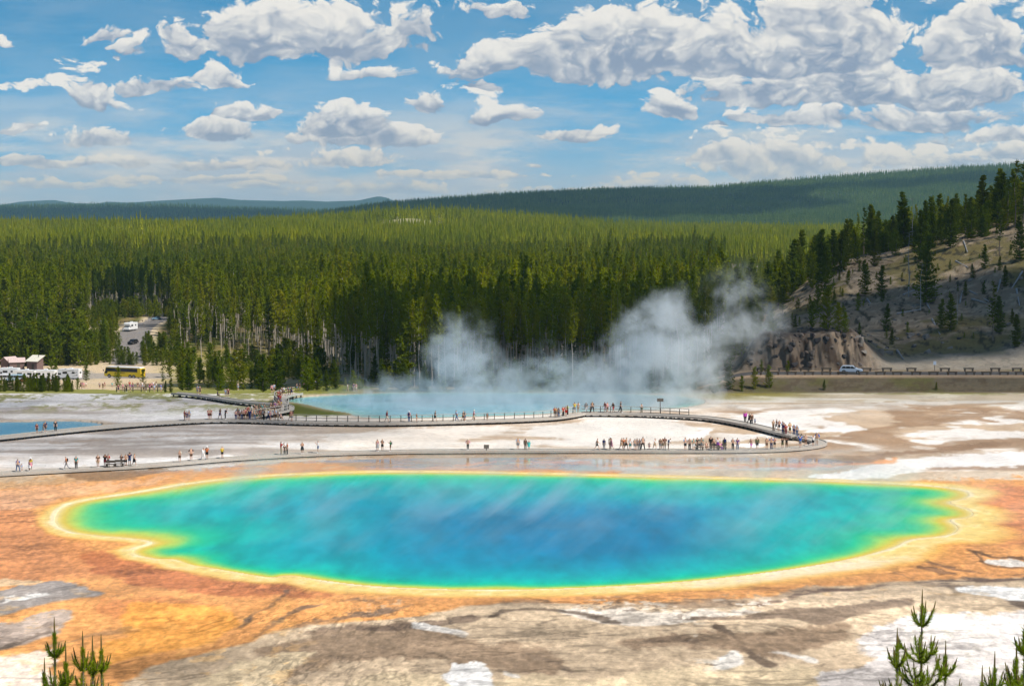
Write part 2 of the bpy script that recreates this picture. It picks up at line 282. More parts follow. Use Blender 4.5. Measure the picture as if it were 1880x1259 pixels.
# (kind, colour, strength, softness px, points[, width]) in photograph pixels of the flat basin floor
PAINT = [
 ('p', ORANGE, 1, 10, [(-200, 905), (-60, 890), (110, 880), (300, 862), (500, 846), (700, 840), (1000, 852), (1250, 872), (1500, 884), (1760, 886), (1900, 872), (2200, 860), (2200, 1085), (1900, 1060), (1750, 1056), (1600, 1074),
   (1400, 1093), (1200, 1107), (1000, 1113), (860, 1116), (740, 1134), (640, 1148), (520, 1156), (440, 1190), (330, 1222), (240, 1262), (90, 1290), (100, 1225), (20, 1230), (-200, 1260)]),
 ('p', DORANGE, .8, 16, [(-100, 900), (40, 905), (90, 960), (110, 1000), (230, 1020), (200, 1050), (60, 1060), (-100, 1075)]),
 ('p', TAN, .7, 10, [(-100, 874), (60, 866), (200, 862), (250, 872), (140, 888), (20, 900), (-100, 908)]),
 ('p', PEACH, .7, 8, [(-100, 905), (80, 893), (230, 880), (330, 872), (240, 892), (130, 910), (60, 935), (-100, 950)]),
 ('p', RUST, .85, 14, [(150, 1008), (250, 1024), (330, 1044), (430, 1068), (540, 1086), (620, 1098), (560, 1104), (470, 1102), (380, 1098), (270, 1072), (180, 1045)]),
 ('p', RUST, .5, 12, [(160, 1095), (300, 1085), (420, 1110), (400, 1150), (280, 1165), (180, 1140)]),
 ('p', (238, 164, 76), .7, 14, [(190, 1105), (300, 1095), (440, 1120), (460, 1150), (380, 1190), (270, 1215), (180, 1230), (140, 1210), (240, 1170)]),
 ('p', CREAM, .7, 5, [(-100, 1058), (0, 1058), (90, 1062), (60, 1072), (-20, 1074), (-100, 1076)]),
 ('p', GREY, .95, 7, [(-120, 1092), (40, 1076), (110, 1068), (165, 1070), (215, 1084), (170, 1098), (60, 1120), (-20, 1132), (-120, 1140)]),
 ('p', WHITE, .9, 4, [(30, 1098), (70, 1090), (112, 1090), (85, 1100), (40, 1106), (0, 1108), (-40, 1112)]),
 ('l', DARK, .7, 5, [(60, 1108), (140, 1100), (190, 1092), (235, 1086)], 8),
 ('p', (176, 160, 148), .95, 8, [(-120, 1160), (30, 1140), (110, 1126), (150, 1128), (110, 1160), (40, 1184), (-20, 1196), (-120, 1204)]),
 ('l', DARK, .6, 5, [(-40, 1196), (20, 1184), (60, 1168), (100, 1152)], 7),
 ('p', (236, 214, 196), .95, 10, [(-120, 1220), (20, 1202), (70, 1194), (118, 1192), (100, 1225), (110, 1270), (-120, 1300)]),
 ('l', GREYBR, .6, 6, [(60, 1196), (150, 1178), (240, 1160)], 7),
 ('p', SAND, .9, 10, [(300, 1300), (380, 1232), (450, 1200), (540, 1165), (700, 1148), (860, 1122), (1000, 1114), (1200, 1108), (1400, 1094), (1600, 1076), (1760, 1058), (1900, 1062), (2200, 1080), (2200, 1300)]),
 ('p', GREYBR, .75, 14, [(440, 1205), (530, 1165), (640, 1150), (760, 1140), (830, 1168), (900, 1185), (1000, 1175), (1060, 1210), (1000, 1240), (800, 1215), (640, 1212), (560, 1250), (430, 1262), (500, 1215)]),
 ('l', (112, 94, 80), .9, 5, [(445, 1152), (478, 1128), (500, 1112), (520, 1096)], 9),
 ('l', (112, 94, 80), .9, 5, [(465, 1172), (510, 1146), (545, 1124), (600, 1110), (650, 1104), (692, 1104)], 8),
 ('l', (124, 104, 88), .9, 7, [(480, 1165), (560, 1150), (640, 1136), (700, 1122), (745, 1112)], 10),
 ('l', (120, 102, 88), .8, 7, [(560, 1165), (640, 1160), (720, 1156), (790, 1148), (850, 1140)], 14),
 ('l', ORANGE, .8, 7, [(560, 1132), (620, 1122), (680, 1113), (740, 1106)], 7),
 ('l', ORANGE, .7, 6, [(590, 1150), (660, 1143), (730, 1132), (800, 1120)], 7),
 ('p', CREAM, .95, 9, [(330, 1290), (420, 1226), (500, 1208), (570, 1192), (596, 1196), (560, 1226), (520, 1262), (480, 1290)]),
 ('p', CREAM, .8, 12, [(600, 1290), (640, 1240), (760, 1222), (880, 1240), (960, 1228), (1100, 1240), (1240, 1224), (1400, 1240), (1500, 1225), (1560, 1290)]),
 ('l', WHITE, .95, 5, [(758, 1152), (800, 1160), (845, 1170)], 13),
 ('p', (255, 250, 244), 1, 4, [(818, 1218), (850, 1212), (892, 1214), (898, 1232), (914, 1252), (918, 1290), (850, 1290), (838, 1246), (815, 1236)]),
 ('l', WHITE, .9, 4, [(925, 1232), (945, 1236)], 8),
 ('l', GREYBR, .75, 8, [(860, 1112), (1000, 1116), (1150, 1112), (1280, 1103), (1420, 1094), (1520, 1084), (1620, 1073), (1740, 1058), (1900, 1066)], 13),
 ('l', (108, 88, 76), .85, 5, [(1400, 1101), (1500, 1090), (1620, 1076), (1700, 1068), (1780, 1060), (1900, 1064)], 8),
 ('p', (226, 214, 200), .85, 6, [(1010, 1122), (1120, 1116), (1240, 1118), (1320, 1112), (1420, 1112), (1330, 1124), (1260, 1140), (1180, 1152), (1090, 1150), (1030, 1136)]),
 ('l', DARK, .8, 6, [(880, 1136), (950, 1124), (1040, 1126), (1080, 1140), (1120, 1146)], 8),
 ('p', (126, 108, 92), .8, 8, [(1240, 1130), (1330, 1122), (1440, 1112), (1560, 1110), (1640, 1100), (1700, 1096), (1660, 1112), (1560, 1124), (1540, 1140), (1500, 1150), (1460, 1135), (1380, 1128), (1300, 1136)]),
 ('l', (116, 100, 88), .8, 6, [(1700, 1072), (1790, 1080), (1850, 1100), (1920, 1122)], 10),
 ('p', GREYBR, .8, 16, [(1130, 1170), (1230, 1158), (1330, 1150), (1460, 1150), (1560, 1140), (1580, 1165), (1500, 1190), (1440, 1220), (1330, 1200), (1200, 1200), (1130, 1190)]),
 ('l', (110, 94, 80), .85, 6, [(1316, 1146), (1340, 1165), (1362, 1184), (1380, 1206), (1420, 1228)], 11),
 ('l', (120, 102, 86), .8, 9, [(1190, 1178), (1230, 1176), (1275, 1178)], 16),
 ('l', (130, 112, 96), .7, 8, [(960, 1196), (1010, 1208), (1050, 1224)], 10),
 ('p', WHITE, .85, 8, [(1312, 1232), (1320, 1205), (1345, 1196), (1370, 1212), (1368, 1232), (1340, 1238)]),
 ('p', (224, 214, 207), .97, 9, [(1574, 1180), (1590, 1160), (1640, 1140), (1680, 1128), (1760, 1126), (1820, 1132), (1900, 1126), (2200, 1130), (2200, 1300), (1480, 1300), (1520, 1240), (1600, 1224), (1640, 1206), (1600, 1196)]),
 ('p', (244, 240, 234), .97, 5, [(1742, 1082), (1790, 1073), (1850, 1080), (1920, 1094), (2100, 1104), (2100, 1112), (1880, 1106), (1800, 1096)]),
 ('l', WHITE, .8, 6, [(1420, 1200), (1455, 1206), (1500, 1216)], 8),
 ('p', (218, 140, 96), .75, 16, [(1780, 905), (1860, 886), (2200, 870), (2200, 1010), (1900, 1005), (1800, 985), (1770, 965)]),
 ('l', (120, 92, 72), .8, 4, [(1700, 1022), (1740, 1035), (1790, 1040), (1840, 1048), (1900, 1054)], 6),
 ('l', (120, 92, 72), .7, 3, [(1690, 1033), (1720, 1040), (1760, 1045)], 5),
 ('l', (130, 100, 78), .7, 3, [(1644, 1046), (1680, 1056)], 5),
 ('l', (90, 68, 50), .8, 4, [(1768, 996), (1790, 1004), (1815, 1012), (1860, 1018), (1920, 1024)], 7),
 ('l', (96, 74, 54), .8, 4, [(1776, 1000), (1795, 1020), (1830, 1033), (1900, 1037)], 6),
 ('p', (232, 224, 214), .95, 3, [(1796, 1016), (1830, 1018), (1880, 1024), (2000, 1030), (2000, 1036), (1870, 1035), (1815, 1029)]),
 # strip between the pool and the front boardwalk
 ('p', (178, 144, 110), .85, 6, [(560, 842), (700, 838), (900, 833), (1080, 832), (1040, 842), (940, 852), (820, 862), (700, 862), (630, 854)]),
 ('p', (205, 172, 138), .85, 8, [(1000, 834), (1200, 834), (1400, 833), (1520, 830), (1640, 832), (1560, 846), (1400, 846), (1200, 846), (1060, 842)]),
 ('p', (150, 118, 88), .85, 5, [(120, 868), (200, 862), (290, 856), (330, 858), (270, 870), (190, 882), (130, 880)]),
 ('l', (218, 190, 158), .8, 4, [(455, 852), (540, 842), (600, 840), (650, 846), (640, 856), (600, 860)], 7),
 ('l', (238, 160, 104), .9, 5, [(780, 862), (860, 852), (940, 846), (1040, 850), (1150, 856), (1300, 852), (1460, 848), (1640, 845)], 8),
 ('l', (190, 160, 130), .8, 5, [(950, 858), (1020, 852), (1080, 856)], 7),
 ('p', (206, 182, 156), .9, 8, [(1260, 866), (1360, 858), (1500, 854), (1620, 850), (1680, 862), (1760, 872), (1700, 880), (1560, 882), (1400, 876)]),
 ('p', (242, 236, 230), .97, 4, [(1480, 872), (1560, 860), (1640, 848), (1700, 838), (1790, 831), (1900, 825), (2200, 815), (2200, 862), (1900, 862), (1780, 866), (1680, 872), (1580, 878), (1510, 879)]),
 ('l', (168, 140, 116), .85, 4, [(1680, 868), (1760, 862), (1820, 861), (1920, 862)], 7),
 ('l', (150, 122, 98), .85, 7, [(1480, 838), (1560, 842), (1640, 836), (1720, 826), (1800, 816), (1900, 806)], 12),
 # plain between and beyond the boardwalks
 ('p', (236, 228, 218), .92, 6, [(930, 796), (1020, 776), (1120, 768), (1200, 767), (1256, 776), (1290, 792), (1290, 806), (1220, 813), (1110, 816), (1010, 810)]),
 ('p', (244, 240, 234), .95, 4, [(1250, 800), (1290, 785), (1320, 786), (1296, 800), (1240, 806)]),
 ('p', (250, 246, 240), .95, 3, [(1350, 812), (1400, 810), (1412, 816), (1370, 821), (1344, 819)]),
 ('p', (236, 226, 214), .8, 8, [(560, 800), (760, 782), (940, 780), (900, 800), (780, 820), (620, 826)]),
 ('l', WHITE, .9, 3, [(345, 838), (390, 836), (425, 838)], 7),
 ('l', WHITE, .8, 4, [(-80, 826), (60, 824), (170, 818), (300, 812), (420, 803)], 8),
 ('l', GREYBR, .5, 4, [(100, 812), (260, 800), (420, 796), (560, 800)], 5),
 ('p', (246, 240, 234), .9, 5, [(1376, 776), (1430, 772), (1476, 778), (1440, 788), (1390, 786)]),
 ('p', (246, 240, 234), .9, 5, [(1470, 790), (1540, 776), (1590, 782), (1600, 794), (1520, 796)]),
 ('p', (90, 96, 34), .95, 4, [(512, 745), (545, 738), (600, 745), (655, 755), (640, 762), (580, 763), (520, 762), (500, 755)]),
 ('l', (196, 152, 118), .8, 4, [(500, 738), (560, 733), (620, 728), (700, 722)], 6),
]
def pool_color(px, py, d_in, gx, gy):
    """water colour from depth: d_in is metres from the outline"""
    wdt = np.where(gy < 215, 6.5 + 13 * sst(178, 214, gy), 19.5)
    wdt = np.where(np.abs(px - 940) > 480, np.maximum(wdt, 5 + 14 * sst(480, 800, np.abs(px - 940)) * sst(168, 200, gy)), wdt)
    t = d_in / wdt + (fbm(gx * .10, gy * .035, 5, 5) - .5) * .34 * sst(0, .3, d_in / wdt)
    st = [(0.0, (236, 220, 176)), (.03, (232, 204, 110)), (.065, (224, 196, 62)), (.12, (186, 212, 84)), (.21, (96, 204, 122)), (.34, (20, 190, 146)), (.56, (0, 176, 164)), (.95, (0, 160, 168)), (1.7, (0, 146, 172))]
    C = np.stack([interp(t, [(a, b[k]) for a, b in st]) for k in range(3)], -1)
    bx = (px - 1040) / 420.0; by = (py - 978) / np.where(py < 978, 78.0, 70.0)
    b = sst(1.15, .15, np.sqrt(bx * bx + by * by) + (fbm(gx * .06, gy * .03, 5, 9) - .5) * 1.0)
    C = C + (np.array((0, 116, 158)) - C) * (.92 * b * sst(.9, 1.4, t))[..., None]
    C = C * (1 + (fbm(gx * .5, gy * .12, 4, 12) - .5) * .32 * sst(.1, .6, t))[..., None]
    return C
def lin_np(C):
    c = C / 255.0
    return np.where(c <= .04045, c / 12.92, ((c + .055) / 1.055) ** 2.4)

def basin_paint(x, y):
    """albedo, wetness of the flat basin floor at ground points x, y"""
    px, py = proj(x, y, 0.0)
    n1 = fbm(x * .05, y * .05, 5, 1) - .5; n2 = fbm(x * .05 + 40, y * .05, 5, 2) - .5
    fine = fbm(x * .9, y * .42, 5, 3, .65) - .5
    streak = fbm(x * .035 + n1 * 1.5, y * .16 + n2 * 1.5, 6, 4)
    mid = fbm(x * .18, y * .14, 4, 45) - .5; mid2 = fbm(x * .18 + 9, y * .14, 4, 46) - .5
    wx = px + n1 * 60 + mid * 40 + fine * 10; wy = py + (n2 * 30 + mid2 * 20 + fine * 7) * sst(740, 1000, py) + n2 * 6
    fl0 = fbm(x * .09 + n2, y * .16 + n1, 5, 44)
    C = np.empty(px.shape + (3,)); C[:] = SAND
    def over(col, a):
        nonlocal C
        C = C + (np.asarray(col, float) - C) * np.clip(a, 0, 1)[..., None]
    # base of the plain behind
    back = sst(900, 830, py)
    over((224, 210, 194), back)
    over((236, 228, 218), back * sst(.45, .62, streak) * .9)
    over((186, 160, 134), back * sst(.50, .36, streak) * .8)
    left = sst(700, 350, px) * back
    over((204, 198, 194), left * .85); over((232, 228, 224), left * sst(.52, .62, streak) * .8); over((160, 148, 138), left * sst(.46, .34, streak) * .8)
    right = sst(1240, 1360, px) * sst(846, 815, py)
    ch = np.abs(fbm(x * .040 + n2 * 1.2, y * .034 + n1 * 1.2, 5, 21) - .5) * 2
    pt = fbm(x * .085 + 3, y * .075, 5, 22)
    over((200, 174, 146), right * .9); over((240, 233, 225), right * sst(.46, .53, pt) * .95); over((164, 134, 106), right * sst(.20, .06, ch) * .9)
    over((178, 168, 148), right * sst(752, 730, py) * .8); over((206, 200, 192), right * sst(.5, .6, streak) * sst(770, 735, py) * .8)
    # grass on the far rim
    gt = fbm(x * .12, y * .10, 5, 23); tf = fbm(x * .9, y * .5, 3, 24)
    gl = sst(768, 735, py) * sst(640, 480, px) * sst(.46, .56, gt * .6 + tf * .4)
    over((132, 130, 78), gl * .85)
    over((206, 202, 200), sst(768, 735, py) * sst(640, 480, px) * sst(.46, .38, gt) * .6)
    over((126, 122, 70), sst(727, 720, py + n2 * 22) * .85 * sst(.36, .5, gt + (tf - .5) * .5))
    over((126, 116, 56), sst(738, 728, py + n1 * 20) * sst(1230, 1300, px) * sst(1560, 1400, px) * .8)
    # traced mats
    my = 2.2
    for it in PAINT:
        kind, col, st, soft, pts = it[:5]
        P = np.asarray(pts, float)
        wid = it[5] if kind == 'l' else 0
        pad = soft * 2 + 50 + wid
        m = (px > P[:, 0].min() - pad) & (px < P[:, 0].max() + pad) & (py > P[:, 1].min() - pad) & (py < P[:, 1].max() + pad)
        if not m.any(): continue
        Q = smooth_poly(P, 2, kind == 'p') * (1, my)
        ax, ay_ = wx[m], wy[m] * my
        if kind == 'p': d = sdf(ax, ay_, Q)
        else:
            d2 = np.full(ax.shape, 1e18)
            for i in range(len(Q) - 1):
                e = Q[i + 1] - Q[i]; t = np.clip(((ax - Q[i, 0]) * e[0] + (ay_ - Q[i, 1]) * e[1]) / max(e @ e, 1e-9), 0, 1)
                d2 = np.minimum(d2, (ax - Q[i, 0] - t * e[0]) ** 2 + (ay_ - Q[i, 1] - t * e[1]) ** 2)
            d = wid * (-.35 + 2.3 * fl0[m]) - np.sqrt(d2)
        s_ = soft * 1.3
        a = sst(-s_ * .55, s_ * .55, d + (streak[m] - .5) * s_ * 3.0 + fine[m] * s_ * 2.6) * st
        if kind == 'l': a = a * (.45 + .55 * sst(.38, .56, streak[m] * .5 + fl0[m] * .5))
        C[m] = C[m] + (np.asarray(col, float) - C[m]) * a[:, None]
    front = sst(1085, 1110, py)
    # flow streaks and speckle in the foreground and the orange mats
    ang = sst(900, 300, px)
    u = x * .05 + ang * y * .045; v = y * .20 - ang * x * .13
    fl = fbm(u + n1 * .8, v + n2 * 1.2, 6, 31, .62)
    mats = sst(1000, 1060, py) + sst(150, 60, px) * sst(880, 920, py) + sst(1760, 1800, px) * sst(880, 900, py)
    mats = np.clip(mats, 0, 1)
    C *= (1 + (fl - .5) * .36 * mats)[..., None]
    sp = fbm(x * 1.6, y * 1.1, 3, 33)
    spk = front * sst(.50, .60, fbm(x * .09, y * .06, 4, 34)) * sst(620, 760, px)
    C = C + (np.array((235, 224, 208)) - C) * (spk * sst(.56, .68, sp) * .8)[..., None]
    C = C + (np.array((96, 82, 70)) - C) * (spk * sst(1500, 1380, px) * sst(.44, .33, sp) * .5)[..., None]
    big_ = fbm(x * .055 + n2, y * .05, 5, 39, .6); C *= (1 + (big_ - .49) * .62 * front)[..., None]
    C = C + (np.array((250, 190, 110)) - C) * (mats * (1 - front * sst(500, 640, px)) * sst(.60, .72, fbm(x * .7, y * .5, 4, 35)) * sst(1060, 1100, py) * .28)[..., None]
    rid = 1 - np.abs(fbm(u * 2.4 + n1 * 3, v * 1.5 + n2 * 4, 5, 37, .62) - .5) * 5
    C *= (1 - sst(.60, .98, rid) * .13 * (.3 + 1.4 * sst(.4, .6, fl0)) * np.maximum(mats, front) + sst(.0, -.6, rid) * .05 * np.maximum(mats, front))[..., None]
    C *= (1 + (fbm(x * .25, y * .12, 4, 36) - .5) * .20 + (fbm(x * 2.2, y * .9, 4, 38, .7) - .5) * .46 * sst(835, 900, py))[..., None]
    # cream terrace around the pool, seen as metres from the outline
    gp = np.array([G(a, b) for a, b in POOL])
    near = (x > -75) & (x < 75) & (y > 140) & (y < 275)
    d = np.full(px.shape, -99.0); d[near] = sdf(x[near], y[near], gp)
    dw = d + (fbm(x * .30, y * .30, 4, 41) - .5) * 1.6 * sst(0, -1.5, d)
    terr = 1.3 + 1.5 * sst(225, 190, y) * sst(200, 420, px) + np.clip((px - 1440) / 300, 0, 1) * 1.5
    terr = terr * (.55 + .9 * fbm(x * .09, y * .09, 3, 47))
    a = sst(-1.45, -.65, dw / terr)
    C = C + (np.array((238, 186, 96)) - C) * (sst(-1.9, -1.0, dw / terr) * .8)[..., None]
    tex = fbm(x * .8, y * .8, 4, 42)
    cr = np.array((234, 204, 128))[None] * (0.93 + .16 * tex[..., None])
    cr = cr + (np.array((236, 220, 190)) - cr) * (sst(1000, 1500, px) * sst(1010, 1040, py + 0) * .8 + sst(.5, .7, tex) * .3)[..., None].clip(0, 1)
    C = C + (cr - C) * a[..., None]
    C = C + (np.array((240, 228, 198)) - C) * (sst(-.75, -.25, d + (tex - .5) * .5) * sst(.3, .0, d) * sst(250, 238, y) * (.15 + .6 * sst(.35, .6, fbm(x * .15, y * .15, 3, 43))))[..., None]
    wet = sst(1.5, 5, py - interp(px, [(-200, 873), (0, 870), (246, 858), (408, 844), (584, 834), (860, 829), (1400, 828), (1480, 824), (1520, 822), (1900, 822)])) * sst(880, 858, py) * sst(1700, 1500, px) * (0.55 + .45 * sst(.40, .58, fbm(x * .07, y * .10, 4, 51)))
    wet = np.maximum(wet, .35 * mats * sst(1130, 1080, py))
    wet *= 1 - a
    return C, wet, d

# ------------------------------------------------------------------ terrain
CREST = [(1180, 640), (1270, 622), (1400, 572), (1540, 488), (1640, 462), (1780, 432), (1880, 398), (2100, 335), (2500, 300), (3200, 290)]
def terrain(x, y):
    x = np.asarray(x, float); y = np.asarray(y, float)
    px = 940 + FPX * x / (np.maximum(y, 30) * CP)
    zl = interp(y, [(366, 0), (455, -7.2), (590, -15.7), (650, -15.2), (720, -9.5), (900, -11.5), (1200, -10)])
    zm = interp(y, [(366, 0), (400, -3), (480, -6.5), (900, -9), (1200, -9)])
    t = sst(470, 640, px)
    z = zl * (1 - t) + zm * t
    # right: bank, road, hill
    rc = interp(px, CREST); zc = CAM_H - (rc - 400) * 580 / FPX
    h = sst(0, 1, np.clip((y - 418) / (585 - 418), 0, 1)) * .65 + np.clip((y - 418) / (585 - 418), 0, 1) * .35
    zh = .3 + (zc - .3) * h
    n = fbm(x * .045, y * .045, 5, 61) - .5
    zh = zh + n * 5.0 * sst(418, 450, y)
    cl = sst(1350, 1400, px) * sst(1640, 1560, px)
    zh = zh + cl * (7.5 * sst(418.5, 425.5, y + (fbm(x * .16, y * .02, 5, 65) - .5) * 11 + (fbm(x * .6, y * .2, 3, 66) - .5) * 3) + 2.6 * (fbm(x * .22, y * .22, 5, 62) - .5) * sst(418, 426, y)) * sst(480, 425, y)
    zr = interp(y, [(366, 0), (388, -1.6), (396, -2.4), (404, .3), (418, .3)])
    zr = np.where(y > 418, zh, zr)
    zr = np.where(y > 585, zr - sst(620, 1000, y) * np.maximum(zr + 9, 0), zr)
    t = sst(1230, 1390, px)
    z = z * (1 - t) + zr * t
    # far rise
    rid = interp(px, [(-400, 10), (0, 11), (400, 12), (800, 21), (1000, 15), (1150, 7), (1500, 2), (2200, 6)])
    z = z + sst(1150, 2800, y) * (rid + 9 + (fbm(x * .004, y * .004, 4, 63) - .5) * 12)
    z = z + sst(680, 900, y) * sst(1420, 1250, px) * (fbm(x * .0035, y * .0085, 4, 67) - .5) * 26
    for (bx, by, bh, sx, sy) in MOUNDS:
        z = z + bh * np.exp(-((x - bx) / sx) ** 2 - ((y - by) / sy) ** 2)
    z = z - sst(2850, 3300, y) * 30
    # the hillside the camera stands on
    zs = np.where(y < 6, 32.2, np.maximum(32.2 - (y - 6) * .55, 0)) + (fbm(x * .2, y * .2, 4, 64) - .5) * .8
    z = np.where(y < 70, np.maximum(zs, 0) * sst(70, 60, y) + z * 0, z)
    return z
MOUNDS = [(at(265, 1950)[0], 1990, 17, 62, 45), (at(735, 2300)[0], 2340, 18, 62, 50)]

def build_ground():
    us = np.concatenate([np.linspace(-2.2, -.37, 26)[:-1], np.linspace(-.37, .37, 1280), np.linspace(.37, 2.2, 26)[1:]])
    rows = []
    r = 1585.0
    while r > 704: rows.append(CAM_H * FPX / (r - 400)); r -= 1.55
    ys = [-60, -40, -25, -15, -8, -3] + list(np.arange(0, 98, 2.5)) + [v for v in rows if v > 99]
    y = ys[-1]
    while y < 620: y += .35 if 415 < y < 432 else 1.1; ys.append(y)
    while y < 3400: y *= 1.012; ys.append(y)
    ys = np.array(ys)
    Yg, U = np.meshgrid(ys, us, indexing='ij')
    Xg = U * np.sqrt(np.maximum(Yg, 0) ** 2 + 50 ** 2)
    x, y = Xg.ravel(), Yg.ravel()
    z = terrain(x, y)
    px = 940 + FPX * x / (np.maximum(y, 30) * CP)
    C = np.empty((len(x), 3)); wet = np.zeros(len(x)); d = np.full(len(x), -99.0)
    fl = (y > 95) & (y < 372)
    C[fl], wet[fl], d[fl] = basin_paint(x[fl], y[fl])
    # everything beyond the basin
    b = ~fl; bx, by, bp = x[b], y[b], px[b]
    n = fbm(bx * .08, by * .08, 5, 71); n2 = fbm(bx * .5, by * .5, 4, 72)
    c = np.empty((b.sum(), 3)); c[:] = (112, 100, 60)
    def ov(col, a):
        c[:] = c + (np.asarray(col, float) - c) * np.clip(a, 0, 1)[:, None]
    ov((84, 92, 36), sst(.45, .6, n)); ov((150, 130, 92), sst(.52, .38, n) * .7)
    lot = sst(620, 520, bp) * sst(700, 640, by)
    ov((196, 176, 140), lot * sst(.44, .56, n) * .85); ov((150, 146, 66), lot * sst(.52, .42, n) * .8)
    ov((214, 190, 158), sst(340, 260, bp + (n - .5) * 60) * sst(700, 650, by) * sst(445, 460, by) * .9)
    ov((128, 132, 56), sst(455, 440, by) * sst(700, 600, bp) * .7)
    rt = sst(1235, 1330, bp)
    ov((150, 132, 108), rt * sst(700, 640, by)); ov((186, 166, 138), rt * sst(.5, .65, n2) * sst(700, 640, by) * .8); ov((118, 108, 62), rt * sst(.50, .62, n) * .75 * sst(700, 640, by)); ov((70, 66, 52), rt * sst(.60, .70, fbm(bx * .9, by * .35, 3, 73)) * .8 * sst(700, 640, by) * sst(418, 422, by))
    bank = rt * sst(406, 403, by)
    ov((116, 104, 84), bank); ov((104, 100, 58), bank * sst(.5, .64, n) * .8); ov((98, 84, 66), bank * sst(.5, .4, n2) * .6)
    ov((176, 166, 150), rt * sst(417, 421, by) * sst(452, 434, by) * sst(1560, 1620, bp) * .7)
    clf = sst(1345, 1390, bp) * sst(1645, 1570, bp) * sst(417, 419, by) * sst(446, 432, by)
    ov((120, 106, 92), clf); ov((80, 68, 58), clf * sst(.5, .4, n2)); ov((74, 68, 66), clf * sst(.52, .64, n) * .9); ov((160, 140, 118), clf * sst(.6, .7, n2) * sst(1500, 1560, bp))
    ov((186, 158, 128), rt * sst(403.0, 403.8, by) * sst(407, 406.4, by))
    ov((104, 100, 96), rt * sst(406.4, 406.8, by) * sst(415.2, 414.8, by)); ov((170, 146, 118), rt * sst(415, 415.4, by) * sst(417.4, 417, by))
    RD = [(232, 640), (238, 690), (246, 725), (262, 785), (288, 870), (345, 960)]
    q = np.array([at(a, e) for a, e in RD]); dr = np.full(len(bx), 1e9)
    for i in range(len(q) - 1):
        e = q[i + 1] - q[i]; t_ = np.clip(((bx - q[i, 0]) * e[0] + (by - q[i, 1]) * e[1]) / (e @ e), 0, 1); dr = np.minimum(dr, np.hypot(bx - q[i, 0] - t_ * e[0], by - q[i, 1] - t_ * e[1]))
    ov((206, 186, 156), sst(11, 7, dr)); ov((136, 130, 126), sst(6.2, 5.6, dr))
    ov((214, 196, 164), sst(9, 6, np.hypot(bx - at(174, 745)[0], (by - 745) * .35)))
    for (x0, x1, d0, d1, cc) in ((-60, 180, 556, 612, (150, 142, 134)), (100, 330, 574, 604, (168, 158, 146)), (180, 330, 436, 448, (222, 196, 160))):
        ov(cc, sst(x0, x0 + 25, bp) * sst(x1, x1 - 40, bp) * sst(d0 - 2, d0, by) * sst(d1 + 2, d1, by) * .95)
    # gravel banks and clearings in the far forest
    for (mx, my_, mh, sx, sy) in MOUNDS:
        g = np.exp(-((bx - mx) / sx) ** 2 - ((by - my_ + 25) / sy) ** 2)
        ov((216, 198, 170), sst(.30, .55, g + (n2 - .5) * .3))
    ov((96, 100, 44), sst(900, 1100, by) * .5)
    ov((110, 100, 60), sst(90, 60, by))
    C[b] = c
    z = np.where(d > 1.2, -1.2, np.where(d > .15, z - .12, z + np.where((d > -1.2), .07 * sst(-1.2, -.3, d), 0)))
    for poly in (EXCEL, TURQ):
        gp = np.array([G(a, e) for a, e in poly]); m = (y > 280) & (y < 380)
        dd = np.full(len(x), -99.0); dd[m] = sdf(x[m], y[m], gp); z = np.where(dd > .2, -1.0, z)
        C = C + (np.array((176, 156, 132)) - C) * (sst(-3, -.5, dd) * sst(1, 0, dd) * .6)[:, None]
    alb = np.clip(lin_np(np.clip(C, 0, 255)) * .85, 0, .85)
    nr, nc = Yg.shape
    i = np.arange(nr * nc).reshape(nr, nc)
    F = np.stack([i[:-1, :-1], i[:-1, 1:], i[1:, 1:], i[1:, :-1]], -1).reshape(-1, 4)
    m, t = new_mat('ground')
    at_ = t.node('ShaderNodeVertexColor', layer_name='albedo').outputs[0]
    wt = t.node('ShaderNodeAttribute', attribute_name='wet').outputs['Fac']
    p = t.node('ShaderNodeNewGeometry').outputs['Position']
    nn = t.noise(p, 1.1, 8, 0.72); nf = t.noise(p, 5.0, 4, 0.6)
    k = t.math('MULTIPLY', t.ramp(nn, .25, .75, .76, 1.24, False), t.ramp(nf, .25, .75, .88, 1.12, False))
    col = t.mix(1.0, at_, t.xyz(k, k, k), 'MULTIPLY')
    bmp = t.node('ShaderNodeBump'); t.set(bmp.inputs['Height'], nn); bmp.inputs['Distance'].default_value = .25
    t.set(bmp.inputs['Strength'], t.math('SUBTRACT', .35, t.math('MULTIPLY', wt, .34)))
    ro = t.math('SUBTRACT', .9, t.math('MULTIPLY', wt, .84))
    out(t, bsdf(t, col, ro, t.math('MULTIPLY_ADD', wt, .45, .08), normal=bmp.outputs[0]))
    me = mesh_np('ground', np.stack([x, y, z], -1), F, [m], True)
    attr_color(me, 'albedo', alb); attr_float(me, 'wet', wet)
    g = link('ground', me); tag(g, kind='structure')
    return g
